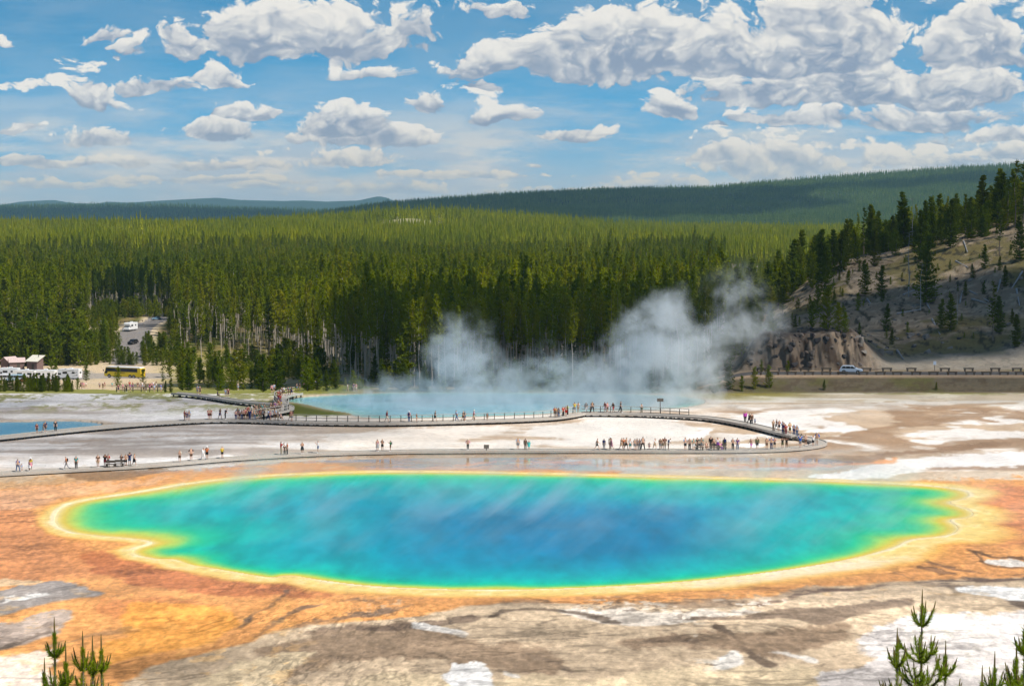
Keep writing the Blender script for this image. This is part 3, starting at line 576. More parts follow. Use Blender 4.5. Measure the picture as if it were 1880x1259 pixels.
def water(name, poly, zw, colfn, du, dv, rough, spec, ripple):
    gp = np.array([G(a, b) for a, b in poly])
    x0, y0 = gp.min(0) - 1; x1, y1 = gp.max(0) + 1
    xs = np.arange(x0, x1, du); ys = np.arange(y0, y1, dv)
    Xg, Yg = np.meshgrid(xs, ys); x, y = Xg.ravel(), Yg.ravel()
    d = sdf(x, y, gp); px, py = proj(x, y, 0.0)
    C = colfn(px, py, np.maximum(d, 0), x, y)
    nr, nc = Xg.shape; i = np.arange(nr * nc).reshape(nr, nc)
    F = np.stack([i[:-1, :-1], i[:-1, 1:], i[1:, 1:], i[1:, :-1]], -1).reshape(-1, 4)
    F = F[(d[F] > -.25).all(1)]
    use = np.unique(F); remap = np.full(len(x), -1); remap[use] = np.arange(len(use))
    m, t = new_mat(name)
    col = t.node('ShaderNodeVertexColor', layer_name='depth_colour').outputs[0]
    p = t.node('ShaderNodeNewGeometry').outputs['Position']
    q = t.vmath('MULTIPLY', p, (1.0, .45, 1.0))
    n = t.noise(q, .55, 5, .6); n2 = t.noise(q, 2.2, 3, .6)
    k = t.math('MULTIPLY', t.ramp(n, .3, .7, .92, 1.08, False), t.ramp(n2, .3, .7, .97, 1.03, False))
    bmp = t.node('ShaderNodeBump'); t.set(bmp.inputs['Height'], t.math('ADD', n2, n)); bmp.inputs['Distance'].default_value = ripple; bmp.inputs['Strength'].default_value = .5
    out(t, bsdf(t, t.mix(1.0, col, t.xyz(k, k, k), 'MULTIPLY'), rough, spec, normal=bmp.outputs[0]))
    z = np.where(d > 0, zw, zw + .02)
    me = mesh_np(name, np.stack([x, y, z], -1)[use], remap[F], [m], True)
    attr_color(me, 'depth_colour', np.clip(lin_np(C[use]) * .85, 0, .85))
    return tag(link(name, me), kind='structure')
def excel_color(px, py, d, gx, gy):
    t = np.clip(d / 9, 0, 1)
    st = [(0, (190, 200, 170)), (.2, (140, 190, 172)), (.5, (112, 170, 174)), (1, (98, 156, 172))]
    return np.stack([interp(t, [(a, b[k]) for a, b in st]) for k in range(3)], -1)
def turq_color(px, py, d, gx, gy):
    t = np.clip(d / 6, 0, 1)
    st = [(0, (150, 150, 140)), (.25, (120, 150, 152)), (.6, (84, 132, 142)), (1, (66, 120, 138))]
    return np.stack([interp(t, [(a, b[k]) for a, b in st]) for k in range(3)], -1)
build_ground()
water('hot_spring_water', POOL, .0, pool_color, .16, .28, .25, .03, .03)
water('crater_pool_water', EXCEL, -.15, excel_color, .5, .8, .15, .2, .02)
water('turquoise_pool_water', TURQ, -.15, turq_color, .4, .6, .15, .2, .02)

# ------------------------------------------------------------------ distant land
def hill_sheet(name, d0, d1, x0, x1, nx, ny, fz, col, kind='structure'):
    xs = np.linspace(x0, x1, nx); ys = np.linspace(d0, d1, ny)
    Yg, Xg = np.meshgrid(ys, xs, indexing='ij'); x, y = Xg.ravel(), Yg.ravel(); z = fz(x, y)
    i = np.arange(nx * ny).reshape(ny, nx)
    F = np.stack([i[:-1, :-1], i[:-1, 1:], i[1:, 1:], i[1:, :-1]], -1).reshape(-1, 4)
    m, t = new_mat(name)
    p = t.node('ShaderNodeNewGeometry').outputs['Position']
    n = t.noise(p, .02, 8, .7); n2 = t.noise(p, .002, 4, .6)
    out(t, bsdf(t, t.mix(n2, t.mix(n, tuple(v * .6 for v in col), tuple(v * 1.3 for v in col)), t.mix(n, col, tuple(v * 1.6 for v in col))), .95, 0.0))
    return tag(link(name, mesh_np(name, np.stack([x, y, z], -1), F, [m], True)), kind=kind)
def zc_of(row, d): return CAM_H + (400 - row) * d / FPX
def dark_hill(x, y):
    px = 940 + FPX * x / y
    row = interp(px, [(300, 412), (500, 402), (600, 386), (720, 370), (900, 356), (1100, 347), (1180, 344), (1300, 343), (1400, 333), (1600, 317), (1760, 306), (1880, 299), (2100, 290), (2600, 290)])
    top = CAM_H + (400 - row) * 7000 / FPX - 15
    t = np.clip((y - 4300) / 2700, 0, 1)
    n = fbm(x * .0013, y * .0013, 5, 81) - .5; gul = np.abs(fbm(x * .0026 + n, y * .0012, 4, 82) - .5) * 2
    z = -25 + (top + 25) * (t ** 1.15) + (n * 70 + (gul - .35) * 34) * np.sin(np.pi * t) ** .7
    return np.where(y > 7000, top - (y - 7000) * .05, z)
def far_ridge(x, y):
    px = 940 + FPX * x / y
    row = interp(px, [(-300, 386), (0, 381), (200, 378), (330, 379), (420, 384), (560, 388), (700, 392), (900, 400), (1200, 404)])
    top = CAM_H + (400 - row) * 10500 / FPX
    t = np.clip((y - 8200) / 2300, 0, 1); n = fbm(x * .0012, y * .0012, 5, 83) - .5
    return np.where(y > 10500, top - (y - 10500) * .05, -30 + (top + 30) * t + n * 60 * np.sin(np.pi * t))
def far_mountain(x, y):
    px = 940 + FPX * x / y
    row = interp(px, [(-400, 376), (0, 377), (40, 370), (100, 367), (140, 373), (180, 374), (200, 370), (240, 372), (300, 368), (400, 363), (440, 367), (520, 369), (560, 368), (600, 370), (660, 368), (690, 361), (706, 361), (725, 369), (800, 378), (1000, 384), (2200, 380)])
    top = CAM_H + (400 - row) * 21000 / FPX
    t = np.clip((y - 16000) / 5000, 0, 1); n = fbm(x * .0006, y * .0006, 5, 84) - .5
    return np.where(y > 21000, top - (y - 21000) * .05, -40 + (top + 40) * t + n * 90 * np.sin(np.pi * t))
hill_sheet('valley_floor', 3250, 24000, -16000, 16000, 40, 40, lambda x, y: -32 + 0 * x, (.035, .055, .02))
hill_sheet('forested_hill', 4200, 7400, -1400, 3400, 260, 120, dark_hill, (.030, .048, .018))
hill_sheet('far_ridge', 8000, 11000, -4600, 2200, 200, 80, far_ridge, (.030, .048, .02))
hill_sheet('far_mountains', 15800, 22000, -9000, 9000, 320, 60, far_mountain, (.032, .046, .022))

# ------------------------------------------------------------------ tree kinds
def bark_mat(name, c):
    m, t = new_mat(name); p = t.node('ShaderNodeTexCoord').outputs['Object']
    n = t.noise(t.vmath('MULTIPLY', p, (6, 6, 1.2)), 1.5, 4)
    out(t, bsdf(t, t.mix(n, tuple(v * .6 for v in c), tuple(v * 1.35 for v in c)), .9, .1)); return m
def needle_mat(name, a, b, warm=(.30, .28, .015), tr=.42):
    m, t = new_mat(name)
    r = t.node('ShaderNodeObjectInfo').outputs['Random']
    p = t.node('ShaderNodeTexCoord').outputs['Object']
    n = t.noise(p, 2.2, 2)
    gp = t.node('ShaderNodeNewGeometry').outputs['Position']
    g = t.ramp(t.noise(gp, .011, 3, .6), .35, .65)
    c = t.mix(t.math('MULTIPLY_ADD', n, .35, t.math('MULTIPLY', t.math('FRACT', t.math('MULTIPLY', r, 3.7)), .65)), a, b)
    c = t.mix(t.math('MULTIPLY', t.ramp(t.math('FRACT', t.math('MULTIPLY', r, 7.31)), .55, 1.0, 0, .55), 1.0), c, warm)
    c = t.mix(1.0, c, t.mix(g, (.78, .84, .86), (1.22, 1.14, 1.0)), 'MULTIPLY')
    d = t.node('ShaderNodeBsdfDiffuse'); t.set(d.inputs[0], c)
    tl = t.node('ShaderNodeBsdfTranslucent'); t.set(tl.inputs[0], t.mix(1.0, c, (1.25, 1.3, .7), 'MULTIPLY'))
    mx = t.node('ShaderNodeMixShader'); mx.inputs[0].default_value = tr; t.l.new(d.outputs[0], mx.inputs[1]); t.l.new(tl.outputs[0], mx.inputs[2])
    out(t, mx.outputs[0]); return m
BARK = bark_mat('pine_bark', (.24, .19, .145)); BARK_PALE = bark_mat('pale_bark', (.50, .43, .35)); SNAG = bark_mat('weathered_wood', (.34, .33, .32))
NEED = needle_mat('lodgepole_needles', (.125, .17, .006), (.30, .335, .013))
NEEDY = needle_mat('young_pine_needles', (.110, .155, .006), (.215, .255, .013), (.26, .24, .014))
NEEDD = needle_mat('fir_needles', (.065, .10, .009), (.145, .185, .014), (.15, .155, .014))
NEEDF = needle_mat('far_needles', (.20, .235, .010), (.33, .345, .014))

class MB:
    def __init__(s): s.v = []; s.f = []
    def tube(s, pts, rad, n=6, cap=True):
        rings = []
        for i, (p, r) in enumerate(zip(pts, rad)):
            p = Vector(p)
            a = Vector(pts[min(i + 1, len(pts) - 1)]) - Vector(pts[max(i - 1, 0)])
            a = a.normalized() if a.length > 1e-9 else Vector((0, 0, 1))
            u = a.orthogonal().normalized() if abs(a.z) < .95 else Vector((1, 0, 0))
            u = (u - a * u.dot(a)).normalized(); w_ = a.cross(u)
            b = len(s.v)
            for k in range(n):
                th = 2 * math.pi * k / n
                s.v.append(p + (u * math.cos(th) + w_ * math.sin(th)) * r)
            rings.append(b)
        for a, b in zip(rings[:-1], rings[1:]):
            for k in range(n): s.f.append((a + k, a + (k + 1) % n, b + (k + 1) % n, b + k))
        if cap:
            s.f.append(tuple(rings[0] + k for k in reversed(range(n)))); s.f.append(tuple(rings[-1] + k for k in range(n)))
        return s
    def box(s, c, d, rot=None):
        b = len(s.v); c = Vector(c)
        for sx in (-1, 1):
            for sy in (-1, 1):
                for sz in (-1, 1):
                    p = Vector((sx * d[0] / 2, sy * d[1] / 2, sz * d[2] / 2))
                    if rot is not None: p = rot @ p
                    s.v.append(c + p)
        for f in ((0, 1, 3, 2), (4, 6, 7, 5), (0, 4, 5, 1), (2, 3, 7, 6), (0, 2, 6, 4), (1, 5, 7, 3)): s.f.append(tuple(b + k for k in f))
        return s
    def tri(s, a, b, c):
        k = len(s.v); s.v += [a, b, c]; s.f.append((k, k + 1, k + 2))
    def mesh(s, name, mats=(), smooth=False):
        me = bpy.data.meshes.new(name); me.from_pydata([tuple(v) for v in s.v], [], s.f)
        for m in mats: me.materials.append(m)
        if smooth: me.polygons.foreach_set('use_smooth', np.ones(len(me.polygons), bool))
        me.update(); return me

def make_tree(seed, H, crown0, rad, whorls, per, clumps, size, shape=.8, trunk_r=None, droop=0.0, dead=0, lean=0.0):
    """trunk and crown as two builders; heights in metres"""
    r_ = random.Random(seed); T = MB(); Cn = MB(); D = MB()
    tr = trunk_r or H * .0085 + .04
    bend = [Vector((r_.uniform(-1, 1) * H * .006 * k + lean * H * (k / 6) ** 1.3, r_.uniform(-1, 1) * H * .006 * k, H * k / 6)) for k in range(7)]
    def spine(t):
        f = min(max(t * 6, 0), 5.999); i = int(f); return bend[i].lerp(bend[i + 1], f - i)
    T.tube([spine(k / 6) for k in range(7)], [tr * (1 - .93 * (k / 6) ** 1.1) for k in range(7)], 6)
    for k in range(dead):
        t = r_.uniform(.12, crown0 + .1); a = r_.uniform(0, 6.283); L = rad * r_.uniform(.3, .8)
        p = spine(t); q = p + Vector((math.cos(a) * L, math.sin(a) * L, r_.uniform(-.1, .35) * L))
        T.tube([p, q], [.035, .012], 3, False)
    for k in range(whorls):
        f = (k + r_.uniform(-.3, .3)) / whorls; f = min(max(f, 0), .99)
        t = crown0 + (1 - crown0) * f; base = spine(t)
        R_ = rad * ((1 - f) ** shape) * min(1.0, .55 + f * 2.2) * r_.uniform(.7, 1.2) + size * .35
        if r_.random() < .10: R_ *= 1.35
        for j in range(per):
            if r_.random() < .12: continue
            a = r_.uniform(0, 6.283); L = R_ * r_.uniform(.65, 1.15)
            up = .30 - droop + f * .45
            dirv = Vector((math.cos(a), math.sin(a), 0))
            tip = base + dirv * L + Vector((0, 0, L * up))
            T.tube([base, tip], [.03 + .02 * (1 - f), .01], 3, False) if j == 0 and crown0 > .2 else None
            for c in range(clumps):
                g = (c + .6 + r_.uniform(-.3, .3)) / clumps
                p = base.lerp(tip, g) + Vector((0, 0, L * .10 * g * g))
                for q in range(3):
                    e = Vector((r_.gauss(0, 1), r_.gauss(0, 1), r_.gauss(0, .75) + .35)) + dirv * .7
                    e.normalize(); s_ = size * r_.uniform(.6, 1.25)
                    o = e.orthogonal().normalized(); o = (Matrix.Rotation(r_.uniform(0, 6.28), 3, e) @ o)
                    m_ = p - e * s_ * .35
                    Cn.tri(m_ + o * s_ * .34, m_ - o * s_ * .34, p + e * s_ * .85)
    # leader
    tp = spine(1.0)
    for q in range(6):
        o = Vector((math.cos(q), math.sin(q), 0)); Cn.tri(tp + o * size * .2 - Vector((0, 0, size * .8)), tp - o * size * .2 - Vector((0, 0, size * .8)), tp + Vector((0, 0, size * .7)))
    return T, Cn
KINDS = {}
def kind(name, variants, bark, need):
    L = []
    for a in variants:
        T, Cn = make_tree(**a)
        tm = T.mesh(name + '_trunk', [bark]); cm = Cn.mesh(name + '_crown', [need])
        both = MB(); both.v = T.v + Cn.v; k = len(T.v); both.f = T.f + [tuple(i + k for i in f) for f in Cn.f]
        bm_ = both.mesh(name, [bark, need]); bm_.polygons.foreach_set('material_index', np.array([0] * len(T.f) + [1] * len(Cn.f), np.int32))
        L.append((a['H'], tm, cm, bm_))
    KINDS[name] = L
kind('tall', [dict(seed=s, H=22 + s % 3, crown0=.42 + .05 * (s % 4), rad=1.5, whorls=26, per=5, clumps=3, size=.54, shape=.72, dead=16, trunk_r=.17) for s in (1, 2, 3, 4, 5, 6)], BARK_PALE, NEED)
kind("young", [dict(seed=s + 20, H=8, crown0=.03, rad=2.3, whorls=20, per=6, clumps=4, size=.44, shape=.75, trunk_r=.1) for s in range(4)], BARK, NEEDY)
kind('fir', [dict(seed=s + 40, H=13, crown0=.05, rad=3.1, whorls=28, per=8, clumps=5, size=.55, shape=.85, droop=.25, trunk_r=.17) for s in range(4)], BARK, NEEDD)
kind('scraggy', [dict(seed=s + 60, H=16, crown0=.30, rad=1.7, whorls=17, per=4, clumps=3, size=.55, shape=.6, dead=24, trunk_r=.17, droop=.1) for s in range(3)], BARK, NEEDD)
kind('snag', [dict(seed=s + 80, H=13, crown0=.97, rad=1.6, whorls=1, per=1, clumps=1, size=.1, dead=44, trunk_r=.13) for s in range(2)], SNAG, NEEDD)
def far_tree(seed, H, rad):
    r_ = random.Random(seed); m = MB()
    for k in range(6):
        z0 = H * (.22 + .125 * k); rr = rad * (1 - k / 7.0) * r_.uniform(.8, 1.2)
        top = Vector((r_.uniform(-.2, .2), r_.uniform(-.2, .2), z0 + H * .22))
        for j in range(5):
            a = j * 1.2566 + r_.uniform(-.5, .5); b = a + r_.uniform(.5, .9); q = r_.uniform(.7, 1.25)
            m.tri(Vector((math.cos(a) * rr * q, math.sin(a) * rr * q, z0 + r_.uniform(-.6, .6))), Vector((math.cos(b) * rr * q, math.sin(b) * rr * q, z0 + r_.uniform(-.6, .6))), top)
    nb = len(m.f); m.tube([(0, 0, 0), (0, 0, H * .5)], [.16, .1], 3, False)
    me = m.mesh('far_pine', [NEEDF, BARK_PALE]); me.polygons.foreach_set('material_index', np.array([0] * nb + [1] * (len(m.f) - nb), np.int32)); return me
FAR = [far_tree(s, 19 + s % 3, 2.0) for s in range(5)]
NEEDF = needle_mat('hill_needles', (.080, .135, .030), (.135, .20, .035), (.17, .21, .04))
FARH = [far_tree(s, 17 + s % 3, 2.3) for s in range(5)]

def scatter(name, pts, scale, which, rotz, meshes):
    """many trees as one object: points that carry instances of the given tree meshes"""
    pc = bpy.data.collections.new(name + '_kinds')
    for k, me in enumerate(meshes): pc.objects.link(bpy.data.objects.new('pine_%s_%02d' % (name, k), me))
    me = bpy.data.meshes.new(name); me.vertices.add(len(pts)); me.vertices.foreach_set('co', np.asarray(pts, np.float32).ravel())
    attr_float(me, 'size', scale); attr_float(me, 'turn', rotz)
    a = me.attributes.new('which', 'INT', 'POINT'); a.data.foreach_set('value', np.asarray(which, np.int32))
    o = link(name, me)
    ng = bpy.data.node_groups.new(name, 'GeometryNodeTree')
    ng.interface.new_socket('Geometry', in_out='INPUT', socket_type='NodeSocketGeometry'); ng.interface.new_socket('Geometry', in_out='OUTPUT', socket_type='NodeSocketGeometry')
    N, L = ng.nodes, ng.links
    gi = N.new('NodeGroupInput'); go = N.new('NodeGroupOutput'); ip = N.new('GeometryNodeInstanceOnPoints'); ci = N.new('GeometryNodeCollectionInfo')
    ci.inputs['Collection'].default_value = pc; ci.inputs['Separate Children'].default_value = True; ci.inputs['Reset Children'].default_value = True
    ip.inputs['Pick Instance'].default_value = True
    def attr(n, typ):
        q = N.new('GeometryNodeInputNamedAttribute'); q.data_type = typ; q.inputs['Name'].default_value = n; return q.outputs['Attribute']
    cx = N.new('ShaderNodeCombineXYZ'); L.new(attr('turn', 'FLOAT'), cx.inputs[2])
    er = N.new('FunctionNodeEulerToRotation'); L.new(cx.outputs[0], er.inputs[0])
    L.new(gi.outputs[0], ip.inputs['Points']); L.new(ci.outputs[0], ip.inputs['Instance']); L.new(attr('which', 'INT'), ip.inputs['Instance Index'])
    L.new(er.outputs[0], ip.inputs['Rotation']); L.new(attr('size', 'FLOAT'), ip.inputs['Scale']); L.new(ip.outputs[0], go.inputs[0])
    md = o.modifiers.new('trees', 'NODES'); md.node_group = ng
    return o

# ------------------------------------------------------------------ where the trees stand
EDGE = [(-500, 690), (-100, 690), (0, 670), (100, 668), (150, 690), (165, 900), (312, 900), (318, 705), (400, 692), (470, 660), (560, 570), (640, 470), (760, 432), (1000, 428), (1180, 432), (1260, 452), (1330, 520), (1400, 600), (1560, 620), (1700, 615), (1880, 605), (2400, 590)]
def jitter_grid(y0, y1, sfun, half=.315, extra=30, jit=.48):
    P = []; y = y0
    while y < y1:
        s = sfun(y); n = int((2 * (half * y + extra)) / s)
        xs = (np.arange(n) - n / 2) * s + rng.uniform(-jit, jit, n) * s
        P.append(np.stack([xs, y + rng.uniform(-jit, jit, n) * s], -1)); y += s
    return np.concatenate(P)
P = jitter_grid(425, 1500, lambda y: 3.7 + (y - 425) * .0020)
px = 940 + FPX * P[:, 0] / P[:, 1]
edge = interp(px, EDGE) + (fbm(P[:, 0] * .06, P[:, 1] * .06, 3, 91) - .5) * 40
keep = (P[:, 1] > edge) & (rng.random(len(P)) < .35 + 1.1 * fbm(P[:, 0] * .03, P[:, 1] * .03, 3, 92))
near = P[keep]; pxn = px[keep]
zt = terrain(near[:, 0], near[:, 1])
sc = rng.normal(1, .10, len(near)).clip(.7, 1.25) * np.where((pxn > 1330), .50, 1.0) * np.where((pxn > 480) & (pxn < 1330), 0.95, .95)
sc *= np.where(rng.random(len(near)) < .22, .66, 1) * np.where(rng.random(len(near)) < .08, 1.14, 1)
P2 = jitter_grid(1500, 3050, lambda y: 5.2 + (y - 1500) * .0013)
g = np.zeros(len(P2))
for (mx, my_, mh, sx, sy) in MOUNDS:
    g = np.maximum(g, np.exp(-((P2[:, 0] - mx) / sx) ** 2 - ((P2[:, 1] - my_ + 60) / (sy * 1.6)) ** 2))
P2 = P2[(g + (fbm(P2[:, 0] * .03, P2[:, 1] * .03, 4, 93) - .5) * 1.0 < .30) & (rng.random(len(P2)) < .35 + 1.0 * fbm(P2[:, 0] * .006, P2[:, 1] * .01, 3, 94))]
# the nearest and largest trees are things of their own
TREES = []          # (kind, x, y, height, label, group)
def T_(kind_, px, d, h, label, group): 
    x, y = at(px, d); TREES.append((kind_, x, y, h, label, group))
rt = random.Random(5)
# right hillside, traced: (kind, column, row of the foot, height in photograph px)
HT = [('fir', 1700, 560, 130, 'largest dark dense fir standing mid slope on the rocky hill'), ('snag', 1690, 570, 88, 'grey dead snag in front of the largest fir on the rocky hill'),
 ('fir', 1628, 608, 52, 'small round dark fir alone on the bare slope above the outcrop'), ('fir', 1745, 608, 70, 'broad dark fir low on the slope under the two grey snags'),
 ('fir', 1728, 604, 56, 'smaller dark fir touching the left side of the broad low fir'), ('snag', 1757, 596, 70, 'thin grey snag rising behind the broad low fir'),
 ('scraggy', 1823, 625, 112, 'tall thin scraggy fir with bare lower trunk low on the slope at right'), ('fir', 1832, 612, 70, 'dense dark fir behind the thin scraggy fir low on the slope'),
 ('fir', 1866, 638, 62, 'rounded green fir at the right edge near the slope foot'), ('fir', 1785, 512, 28, 'tiny fir beside the upper fallen logs on the slope'),
 ('fir', 1808, 494, 46, 'slim dark fir upslope beside the leaning white log'), ('fir', 1846, 527, 40, 'slim green fir at the upper right of the slope'),
 ('fir', 1806, 540, 26, 'small bushy fir right of the crossed logs'), ('fir', 1772, 544, 28, 'small bushy fir left of the crossed logs'),
 ('fir', 1588, 542, 66, 'dark bushy fir at the shoulder of the rocky hill, left one of two'), ('fir', 1618, 546, 60, 'dark bushy fir at the shoulder of the rocky hill, right one of two'),
 ('young', 1575, 570, 34, 'thin yellow green sapling alone under the two shoulder firs'), ('young', 1666, 612, 22, 'tiny green sapling beside the rocks at the top of the outcrop'),
 ('young', 1520, 606, 80, 'yellow green pine on top of the brown outcrop, tallest of its clump'), ('young', 1540, 608, 54, 'bushy pine on top of the brown outcrop, right of the tallest'),
 ('young', 1552, 612, 40, 'low spreading pine at the right end of the outcrop clump'), ('young', 1490, 602, 50, 'bushy pine on top of the brown outcrop, left end of the clump'),
 ('young', 1500, 575, 50, 'slim pine behind the outcrop clump'), ('scraggy', 1437, 585, 62, 'twin stemmed scraggy pine on the outcrop top by the drifting steam'),
 ('young', 1466, 566, 20, 'small round shrubby pine on the outcrop top near the steam'), ('scraggy', 1405, 560, 58, 'thin open pine half veiled by steam left of the outcrop'),
 ('fir', 1515, 545, 96, 'dark fir on the left shoulder of the rocky hill'), ('fir', 1690, 480, 96, 'dark tall fir on the crest left of the bare gully'),
 ('fir', 1745, 456, 92, 'dense dark spire fir on the crest above the gully'), ('scraggy', 1772, 440, 84, 'open topped pine on the crest right of the spire fir'),
 ('scraggy', 1864, 415, 122, 'tallest scraggy pine on the skyline at the right'), ('scraggy', 1850, 420, 92, 'leaning scraggy pine just left of the skyline pine'), ('scraggy', 1878, 430, 130, 'scraggy pine cut by the right edge of the picture on the skyline'),
 ('scraggy', 1835, 470, 100, 'mid slope scraggy pine with grey trunk below the skyline pines'), ('fir', 1872, 480, 84, 'dark fir below the skyline at the far right'),
 ('fir', 1612, 452, 76, 'pointed dark fir standing above its neighbours on the left crest'), ('scraggy', 1586, 452, 90, 'tall thin pine beside the pointed fir on the left crest'),
 ('scraggy', 1555, 450, 60, 'flat topped pine on the left crest against the dark hill'), ('snag', 1675, 450, 85, 'pale dead top above the crest trees'), ('snag', 1668, 545, 120, 'tall bare grey snag on the slope left of the largest fir'),
 ('young', 1385, 715, 42, 'dark bushy pine beside the road end left of the white vehicle'), ('young', 1412, 713, 44, 'bushy pine by the road end, right of its twin'), ('fir', 1338, 716, 56, 'dark rounded pine at the right foot of the steam cloud'),
 ('fir', 1312, 722, 62, 'dark pine half hidden by the steam at its right foot'), ('young', 1362, 718, 30, 'low bright green bush by the road end'), ('young', 1446, 684, 24, 'small pine on the verge below the brown outcrop'),
 ('fir', 1513, 716, 20, 'small dark cone shaped pine on the bank below the road, nearer the vehicle'), ('fir', 1719, 716, 16, 'small dark cone shaped pine on the bank below the road, far from the vehicle'),
 ('young', 1398, 682, 24, 'bright green shrub at the cliff foot beside the steam')]
for (k, px_t, row, hp, lab) in HT:
    # distance: march along the picture ray until the ground is met
    dx_, dy_, dz_ = ray(px_t, row); tt = 372.0
    while tt < 900:
        if CAM_H + dz_ * tt <= float(terrain(np.array([dx_ * tt]), np.array([dy_ * tt]))[0]): break
        tt += .5
    if tt >= 900: tt = 600
    x, y = dx_ * tt, dy_ * tt
    TREES.append((k, x, y, hp * tt / FPX, lab, None))
def zone(n, kinds, pxr, dr, hr, label, group, ok=None):
    c = 0
    while c < n:
        p_ = rt.uniform(*pxr); d_ = rt.uniform(*dr)
        if ok and not ok(p_, d_): continue
        T_(rt.choice(kinds), p_, d_, rt.uniform(*hr), label, group); c += 1
zone(56, ['fir', 'young', 'fir'], (-12, 128), (394, 420), (2.4, 4.2), 'low dark green pine in the thicket between the white flat and the motorhomes', 'pines of the thicket before the parking area')
zone(16, ['young', 'tall'], (96, 190), (640, 668), (9, 15), 'yellow green pine beside the parking area behind the motorhomes', 'pines behind the motorhomes')
zone(40, ['young', 'young', 'scraggy', 'tall'], (-20, 320), (640, 700), (7, 15), 'yellow green pine in the belt behind the coach and the brown huts', 'pines behind the coach and huts', lambda p_, d_: not 158 < p_ < 312)
zone(34, ['young'], (300, 560), (520, 640), (5, 10), 'bushy yellow green pine on the grassy clearing right of the coach', 'pines scattered over the grassy clearing', lambda p_, d_: not (340 < p_ < 480 and 560 < d_ < 610))
zone(22, ['young', 'fir'], (325, 520), (415, 470), (3.6, 6.5), 'small dark cone shaped pine along the sandy path behind the white flat', 'small pines along the sandy path')
zone(30, ['fir', 'young', 'fir'], (560, 1300), (398, 424), (3.5, 8), 'dark bushy pine at the foot of the tall forest behind the steam', 'bushy pines at the foot of the forest', lambda p_, d_: True)
zone(20, ['tall', 'tall', 'scraggy'], (325, 540), (640, 700), (17, 23), 'tall bare trunked lodgepole at the sunny forest edge right of the side road', 'lodgepoles of the sunny forest edge')
for (p_, d_, h_) in ((480, 398, 8.2), (505, 402, 9.4)): T_('fir', p_, d_, h_, 'broad dark pine over the crowded ramp, ' + ('left one of two' if p_ < 490 else 'right one of two'), None)
T_('young', 212, 485, 5.2, 'bushy pine before the front of the yellow coach', None)
T_('young', 259, 500, 4.0, 'small round pine below the rear of the yellow coach', None); T_('young', 138, 450, 3.0, 'thin small pine right of the dark thicket', None)
T_('young', 154, 545, 5.5, 'small pine between the striped motorhome and the coach', None); T_('young', 90, 575, 8.5, 'leafy yellow green pine hiding the front of the striped motorhome', None); T_('young', 98, 568, 5, 'shorter pine beside the leafy one before the striped motorhome', None)
T_('scraggy', 296, 440, 7, 'thin half dead pine right of the coach', None); T_('fir', 310, 392, 3.2, 'dark low bush at the end of the plank fence', None); T_('fir', 300, 391, 2.6, 'smaller dark bush at the end of the plank fence', None)
T_('fir', 1085, 404, 8.5, 'dark fir standing alone in the gap between the two steam columns', None); T_('fir', 740, 425, 15, 'broad dark fir behind the left steam plume', None)
n_front = 300 - len(TREES)
vis = np.where((pxn > 540) & (pxn < 1300), near[:, 1] - interp(pxn, EDGE), 1e9)
front = np.argsort(vis)[:max(n_front, 0)]
for i in front: TREES.append(('tall', near[i, 0], near[i, 1], 22 * sc[i], 'tall bare trunked lodgepole in the first rank of the dark forest behind the steam', 'lodgepoles of the first rank behind the steam'))
mask = np.ones(len(near), bool); mask[front] = False
for k, (kd, x, y, h, lab, grp) in enumerate(TREES):
    H, tm, cm, _ = KINDS[kd][k % len(KINDS[kd])]
    z = float(terrain(np.array([x]), np.array([y]))[0])
    e = link('dead_tree' if kd == 'snag' else 'fir_tree' if kd == 'fir' else 'pine_tree', None, loc=(x, y, z - .15), rot=rt.uniform(0, 6.28), scale=h / H)
    e.empty_display_size = .5
    tag(e, lab, 'tree', grp)
    link('trunk', tm, e)
    if kd != 'snag': link('crown', cm, e)
near, zt, sc, pxn = near[mask], zt[mask], sc[mask], pxn[mask]
NK = [k[3] for k in KINDS['tall']] + [KINDS['fir'][0][3], KINDS['fir'][1][3]]
# the belt of younger trees round the parking area and the undergrowth of the forest edge
B = []
rb = np.random.default_rng(77)
def belt(n, p0, p1, d0, d1, h0, h1, ok=None):
    a_ = rb.uniform(p0, p1, n); d_ = rb.uniform(d0, d1, n); h_ = rb.uniform(h0, h1, n)
    for p_, dd, hh in zip(a_, d_, h_):
        if ok and not ok(p_, dd): continue
        if 150 < p_ < 318 and 630 < dd < 880: hh *= .75
        x, y = at(p_, dd); B.append((x, y, hh))
belt(230, 30, 335, 632, 690, 4.5, 8.2, lambda p_, q_: not (226 < p_ < 256 and q_ > 650)); belt(160, -60, 165, 628, 700, 8, 16)
belt(60, 160, 225, 690, 800, 5, 9, lambda p_, q_: p_ < 212); belt(60, 300, 420, 690, 800, 5, 10, lambda p_, q_: p_ > 262 + (q_ - 640) * .36); belt(200, 325, 600, 490, 690, 3, 7.5, lambda p_, q_: fbm(np.array([p_ * .02]), np.array([q_ * .02]), 3, 99)[0] > .5)
belt(100, 560, 1300, 408, 450, 1.8, 5); belt(120, 160, 330, 880, 915, 4, 9); belt(260, 1330, 2000, 560, 640, 4, 11); belt(110, 1400, 2000, 425, 560, 1.0, 2.6, lambda p_, q_: q_ > 455); belt(60, 1280, 1420, 440, 560, 3, 9)
B = np.array(B); zb = terrain(B[:, 0], B[:, 1])
tag(scatter('young_forest', np.stack([B[:, 0], B[:, 1], zb - .15], -1), B[:, 2] / 8, np.where(B[:, 0] / B[:, 1] < -.11, rb.integers(0, 4, len(B)), rb.integers(0, 6, len(B))), rb.uniform(0, 6.28, len(B)), [k[3] for k in KINDS['young']] + [KINDS['fir'][2][3], KINDS['fir'][3][3]]), kind='stuff')
